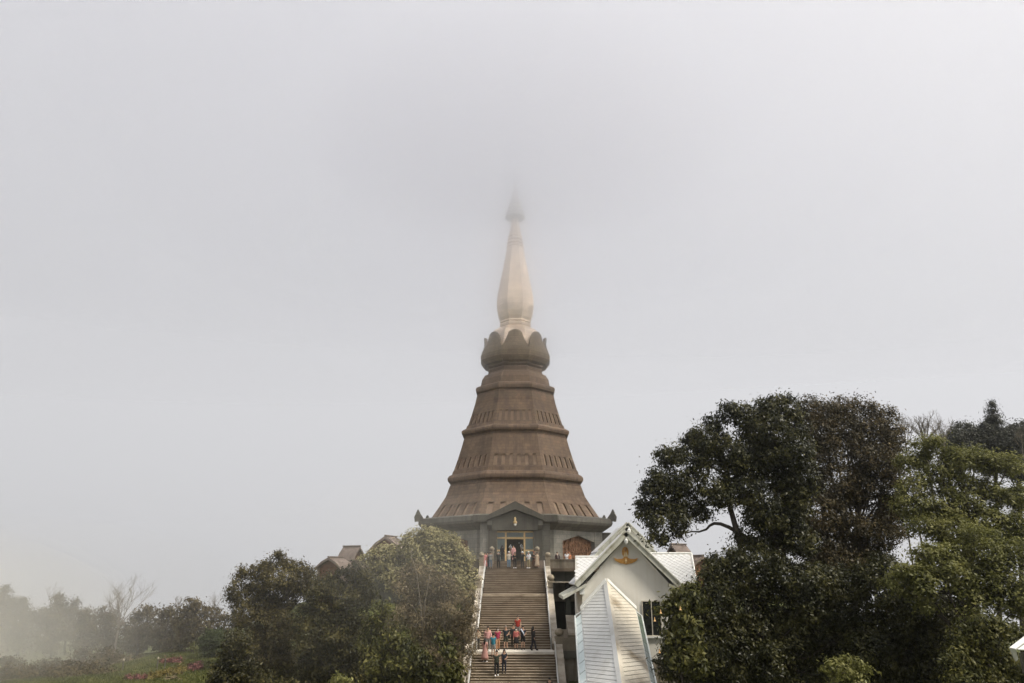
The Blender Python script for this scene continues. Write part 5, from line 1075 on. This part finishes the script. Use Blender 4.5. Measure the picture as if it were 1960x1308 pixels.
        m = MB(); m.tube([(-.12, -.12, 1.42), (.0, -.15, 1.22), (.10, -.14, 1.02)], [.045, .055, .05], 6); m.tube([(-.14, -.02, 1.46), (-.12, -.12, 1.42)], [.045, .045], 6); me = m.mesh(kind, [], smooth=True)
    elif kind == 'scarf':
        m = MB(); m.tube([(-.08, .03, 1.48), (0, -.09, 1.45), (.05, -.13, 1.3), (.07, -.14, 1.0)], [.04, .045, .035, .035], 6); me = m.mesh(kind, [], smooth=True)
    elif kind == 'bag':
        m = MB(); m.box(.17, .32, -.06, .06, .78, .98); m.tube([(.24, 0, .98), (.1, -.1, 1.25), (-.12, -.04, 1.45)], .012, 4); me = m.mesh(kind, [])
    _cache[key] = me; return me
# feet on a tread of the stair seen at a pixel
def foot(px, py, lo=54.0, hi=82):
    best = None
    for a, b, z, k in TREADS:
        ym = (a + b) / 2
        for yy in ((a + .15, ym, b - .15) if k.startswith('land') or k == 'top' else (ym,)):
            if not lo <= yy <= hi: continue
            q = at(px, py, yy); x = q.x; d = abs(proj((x, yy, z))[1] - py)
            if best is None or d < best[0] - 1e-6: best = (d, Vector((x, yy, z)))
    return best[1]
PEOPLE = 0
def person(label, loc, h, pose, face, skin, parts, group):
    """parts: {kind: material}"""
    t = bpy.data.objects.new('person', body_mesh(pose, skin)); COL.objects.link(t); t.location = loc; t.rotation_euler = (0, 0, R(face)); t.scale = (h / 1.70,) * 3
    tag(t, label, 'person', group)
    for kind, mt in parts.items():
        me = cloth_mesh(kind, pose).copy(); me.materials.clear(); me.materials.append(mt); o = bpy.data.objects.new(kind, me); COL.objects.link(o); o.parent = t
    return t
K = lambda n, c: cloth(n, c)
blk, dgrey, navy = K('cloth_black', (.014, .014, .015)), K('cloth_charcoal', (.035, .036, .036)), K('cloth_navy', (.016, .018, .028))
wht, cream, beige = K('cloth_white', (.7, .7, .7)), K('cloth_cream', (.55, .5, .42)), K('cloth_beige', (.42, .33, .24))
pink, coral, maroon, red = K('cloth_pink', (.55, .3, .28)), K('cloth_coral', (.34, .10, .09)), K('cloth_maroon', (.28, .035, .07)), K('cloth_red', (.30, .035, .025))
teal, denim, grey, khaki = K('cloth_teal', (.03, .16, .22)), K('cloth_denim', (.10, .14, .18)), K('cloth_grey', (.24, .24, .23)), K('cloth_khaki', (.30, .25, .15))
olive, rose, brown, orange, shoe = K('cloth_olive', (.03, .035, .024)), K('cloth_rose', (.40, .22, .19)), K('cloth_brown', (.13, .07, .045)), K('cloth_orange', (.5, .2, .09)), K('shoe_black', (.012, .012, .012))
HB = M['hair']; G1, G2, G3 = 'visitors at the head of the stairs', 'visitors on and below the white landing', 'visitors behind the terrace parapet'
yt = 80.2
def top(px, dy=0.0): 
    p = at(px, 1086, yt + dy); return Vector((p.x, yt + dy, .35))
person('woman in a pink dress at the left end of the top group', top(928.5, .2), 1.58, 'stand', 10, 'skin', {'dress': K('cloth_dress_pink', (.5, .2, .19)), 'sleeves': K('cloth_dress_pink', (.5, .2, .19)), 'long_hair': HB, 'shoes': shoe}, G1)
person('visitor in black standing behind the pink dress', top(933, .9), 1.62, 'stand', -10, 'skin', {'shirt': blk, 'trousers': blk, 'short_hair': HB, 'shoes': shoe}, G1)
person('visitor in grey top and jeans raising a phone at the stair head', top(938.5), 1.62, 'photo', 5, 'skin', {'shirt': grey, 'trousers': denim, 'short_hair': HB, 'shoes': shoe, 'phone': blk}, G1)
person('visitor in all dark clothes with both hands raised', top(954), 1.62, 'photo', 0, 'skin', {'shirt': dgrey, 'trousers': blk, 'short_hair': HB, 'shoes': shoe, 'phone': wht}, G1)
person('visitor in long black coat on the steps by the left gilded panel', Vector((at(961, 1075, 83.4).x, 83.4, 1.13)), 1.66, 'stand', 150, 'skin', {'coat': blk, 'trousers': blk, 'long_hair': HB, 'shoes': shoe}, G1)
person('visitor in cream jacket and blue jeans taking a picture', top(974), 1.66, 'photo', 0, 'skin', {'shirt': cream, 'trousers': K('cloth_blue_jeans', (.12, .2, .27)), 'cap': wht, 'shoes': shoe, 'phone': blk}, G1)
person('visitor in pale pink outfit standing in the dark doorway', Vector((at(983, 1070, 84.2).x, 84.0, 1.13)), 1.64, 'stand', 10, 'skin', {'coat': pink, 'trousers': pink, 'short_hair': HB, 'shoes': shoe}, G1)
person('visitor in black with folded hands at the middle of the stair head', top(985.5), 1.6, 'hold', 0, 'skin', {'shirt': blk, 'trousers': blk, 'long_hair': HB, 'shoes': wht}, G1)
person('visitor in charcoal with white hat holding a camera up', top(1000), 1.64, 'photo', 0, 'skin', {'shirt': dgrey, 'trousers': dgrey, 'sun_hat': wht, 'shoes': shoe, 'phone': blk}, G1)
person('man in white shirt, khaki trousers and pale cap', top(1012), 1.68, 'hold', -40, 'skin', {'shirt': wht, 'trousers': khaki, 'cap': K('cap_pale', (.5, .55, .5)), 'shoes': wht}, G1)
person('visitor in brown trousers and dark top beside the beige dress', top(1022, .2), 1.7, 'hold', 20, 'skin_dark', {'tee': dgrey, 'trousers': brown, 'short_hair': K('hair_red', (.2, .06, .03)), 'shoes': shoe, 'bag': blk}, G1)
person('woman in long beige dress at the right end of the top group', top(1028), 1.6, 'stand', -10, 'skin', {'dress': beige, 'sleeves': beige, 'long_hair': HB, 'shoes': shoe}, G1)
def terr(px, y=80.6): return Vector((at(px, 1080, y).x, y, .35))
person('man in dark suit with a pale scarf behind the parapet', terr(1067), 1.66, 'stand', 0, 'skin', {'coat': K('cloth_suit', (.05, .028, .03)), 'trousers': blk, 'short_hair': HB, 'shoes': shoe, 'scarf': cream}, G3)
person('man in white shirt behind the terrace parapet', terr(1085), 1.72, 'hold', -15, 'skin', {'tee': wht, 'trousers': dgrey, 'short_hair': K('hair_brown', (.08, .045, .03)), 'shoes': shoe}, G3)
person('visitor in peach top close behind the white shirt', terr(1090, 81.1), 1.62, 'stand', 0, 'skin', {'tee': orange, 'trousers': beige, 'short_hair': K('hair_ginger', (.3, .12, .05)), 'shoes': shoe}, G3)
person('visitor in white and pale cap above the left tiled wing', terr(1134), 1.64, 'hold', 30, 'skin', {'shirt': wht, 'trousers': dgrey, 'cap': cream, 'shoes': shoe}, G3)
person('woman with black hair and beige top half behind the leaves', foot(914.5, 1242), 1.62, 'relax', -20, 'skin', {'shirt': beige, 'trousers': dgrey, 'long_hair': HB, 'shoes': shoe}, G2)
person('man in pink shirt and grey trousers on the landing', foot(933.5, 1246.5), 1.86, 'walk', 0, 'skin', {'shirt': pink, 'trousers': grey, 'short_hair': HB, 'shoes': wht}, G2)
person('woman in maroon top and tan trousers on the landing', foot(952.5, 1245.5), 1.72, 'walk', 10, 'skin', {'tee': maroon, 'trousers': K('cloth_tan', (.42, .22, .12)), 'long_hair': HB, 'mask': wht, 'shoes': shoe}, G2)
person('man in black polo shirt and dark shorts on the landing', foot(968, 1243.5), 1.80, 'relax', 0, 'skin', {'tee': K('cloth_ink', (.014, .02, .026)), 'shorts': olive, 'short_hair': K('hair_grey', (.2, .17, .15)), 'shoes': shoe, 'bag': blk}, G2)
person('woman in coral top and dark skirt on the landing', foot(988, 1243.5), 1.66, 'relax', 0, 'skin', {'shirt': coral, 'skirt': blk, 'short_hair': HB, 'mask': wht, 'shoes': shoe}, G2)
person('man in black with a white sash across the chest', foot(1001, 1243.5), 1.80, 'relax', 5, 'skin', {'tee': navy, 'shorts': blk, 'short_hair': HB, 'sash': K('sash_blue', (.5, .55, .65)), 'shoes': shoe}, G2)
person('person in black coat and boots turned away at the landing edge', foot(1021, 1245), 1.80, 'walk', 120, 'skin', {'coat': blk, 'trousers': navy, 'long_hair': HB, 'boots': shoe}, G2)
person('man in bright red tee shirt coming down behind the group', foot(991, 1222), 1.84, 'walk', 0, 'skin', {'tee': red, 'shorts': grey, 'short_hair': HB, 'shoes': shoe}, G2)
person('dark clothed visitor half hidden behind the red tee shirt', foot(982.5, 1236), 1.72, 'stand', 0, 'skin', {'shirt': dgrey, 'trousers': blk, 'short_hair': HB, 'shoes': shoe}, G2)
person('person in teal shirt seen from behind below the landing', foot(944, 1259), 1.72, 'stand', 180, 'skin', {'tee': teal, 'shorts': grey, 'short_hair': HB, 'shoes': shoe}, G2)
person('woman in long striped rose dress on the left of the steps', foot(928, 1268), 1.72, 'relax', 160, 'skin', {'dress': rose, 'sleeves': rose, 'long_hair': HB, 'shoes': wht}, G2)
person('man in dark green tee and black trousers, lowest on the steps', foot(950.5, 1292), 1.78, 'walk', 5, 'skin', {'tee': olive, 'trousers': blk, 'short_hair': HB, 'shoes': wht}, G2)
person('woman in dark navy outfit beside the dark green tee', foot(965, 1291), 1.66, 'relax', -5, 'skin', {'tee': navy, 'trousers': navy, 'long_hair': HB, 'shoes': shoe}, G2)
person('dark haired visitor cut off by the bottom picture edge', foot(1052.5, 1346), 1.70, 'stand', 180, 'skin', {'shirt': blk, 'trousers': blk, 'short_hair': HB, 'shoes': shoe}, G2)

# ------------------------------------------------------------------ air: thin haze everywhere, low cloud round the spire, a fog bank on the left
def air(name, label, density, g=0.85, col=(.97, .97, .98)):
    m = bpy.data.materials.new(name); m.use_nodes = True; N = m.node_tree.nodes; N.clear(); o = N.new('ShaderNodeOutputMaterial'); v = N.new('ShaderNodeVolumePrincipled')
    v.inputs['Color'].default_value = lin(col); v.inputs['Density'].default_value = density; v.inputs['Anisotropy'].default_value = g; v.inputs['Absorption Color'].default_value = (0, 0, 0, 1)
    m.node_tree.links.new(v.outputs[0], o.inputs['Volume']); return m
def air_box(name, label, x0, x1, y0, y1, z0, z1, dens):
    m = MB(); m.box(x0, x1, y0, y1, z0, z1); o = m.build(name, air(name + '_air', label, dens)); tag(o, label, kind='stuff'); return o
HAZE, CLOUD = 0.0004, 0.03
air_box('haze', 'thin mist over the whole hill', -910, 910, -610, 1110, -320, 64, HAZE)
def fog_blob(name, label, p, r, dens, lump=0.16, seed=0, n=48, g=0.85, col=(.97, .97, .98)):
    """a soft-edged lumpy bank of fog"""
    m = MB(); m.sphere((0, 0, 0), 1, n, n // 2); rr = random.Random(seed); w_ = [(rr.uniform(1, 3), rr.uniform(1, 3), rr.uniform(0, 6), rr.uniform(0, 6)) for _ in range(5)]
    v = []
    for x, y, z in m.v:
        k = 1 + lump * sum(math.sin(a_ * x * 2 + c_) * math.sin(b_ * y * 2 + d_ + z) for a_, b_, c_, d_ in w_) / 2.2
        v.append((x * r[0] * k, y * r[1] * k, z * r[2] * k))
    m.v = v; o = m.build(name, air(name + '_air', '', dens, g, col), smooth=True); o.location = p; tag(o, label, kind='stuff'); return o
for i, (dn, c, r) in enumerate(((.0155,(0,91,84),(260,43,63.5)),(.016,(0,92,75),(150,36,49)),(.020,(0,92,65),(70,29,31)),(.060,(0,93,59),(30,21,13)))):
    fog_blob('low_cloud', 'low cloud swallowing the spire, thickening towards its middle', c, r, dn, lump=0.05, seed=i, n=64, g=0.92)
fc = at(-330, 1240, 61)
for i, (k, dn) in enumerate(((1.25, .0045), (1.1, .007), (.95, .010), (.8, .014), (.62, .026))):
    fog_blob('fog_bank', 'bank of ground fog drifting over the tree belt', fc + Vector((-1.0 * i, -.5 * i, -.25 * i)), (26 * k, 18 * k, 8.6 * k), dn, seed=i + 3, g=0.4, col=(.99, .965, .915))
fog_blob('fog_wisp', 'thin wisp of fog drifting before the left wood', at(640, 1120, 49), (10, 4, 6), 0.003, seed=51, g=0.2, col=(.99, .965, .91))
fc = at(800, 1040, 53)
for i in range(2):
    k = 1 - i * .3; fog_blob('fog_wisp', 'thin wisp of fog before the round pale tree', fc, (8 * k, 4 * k, 5.5 * k), 0.005, seed=i + 30, g=0.1, col=(.99, .965, .91))
print('LEAVES', LEAVES, 'OBJ', len(bpy.data.objects))
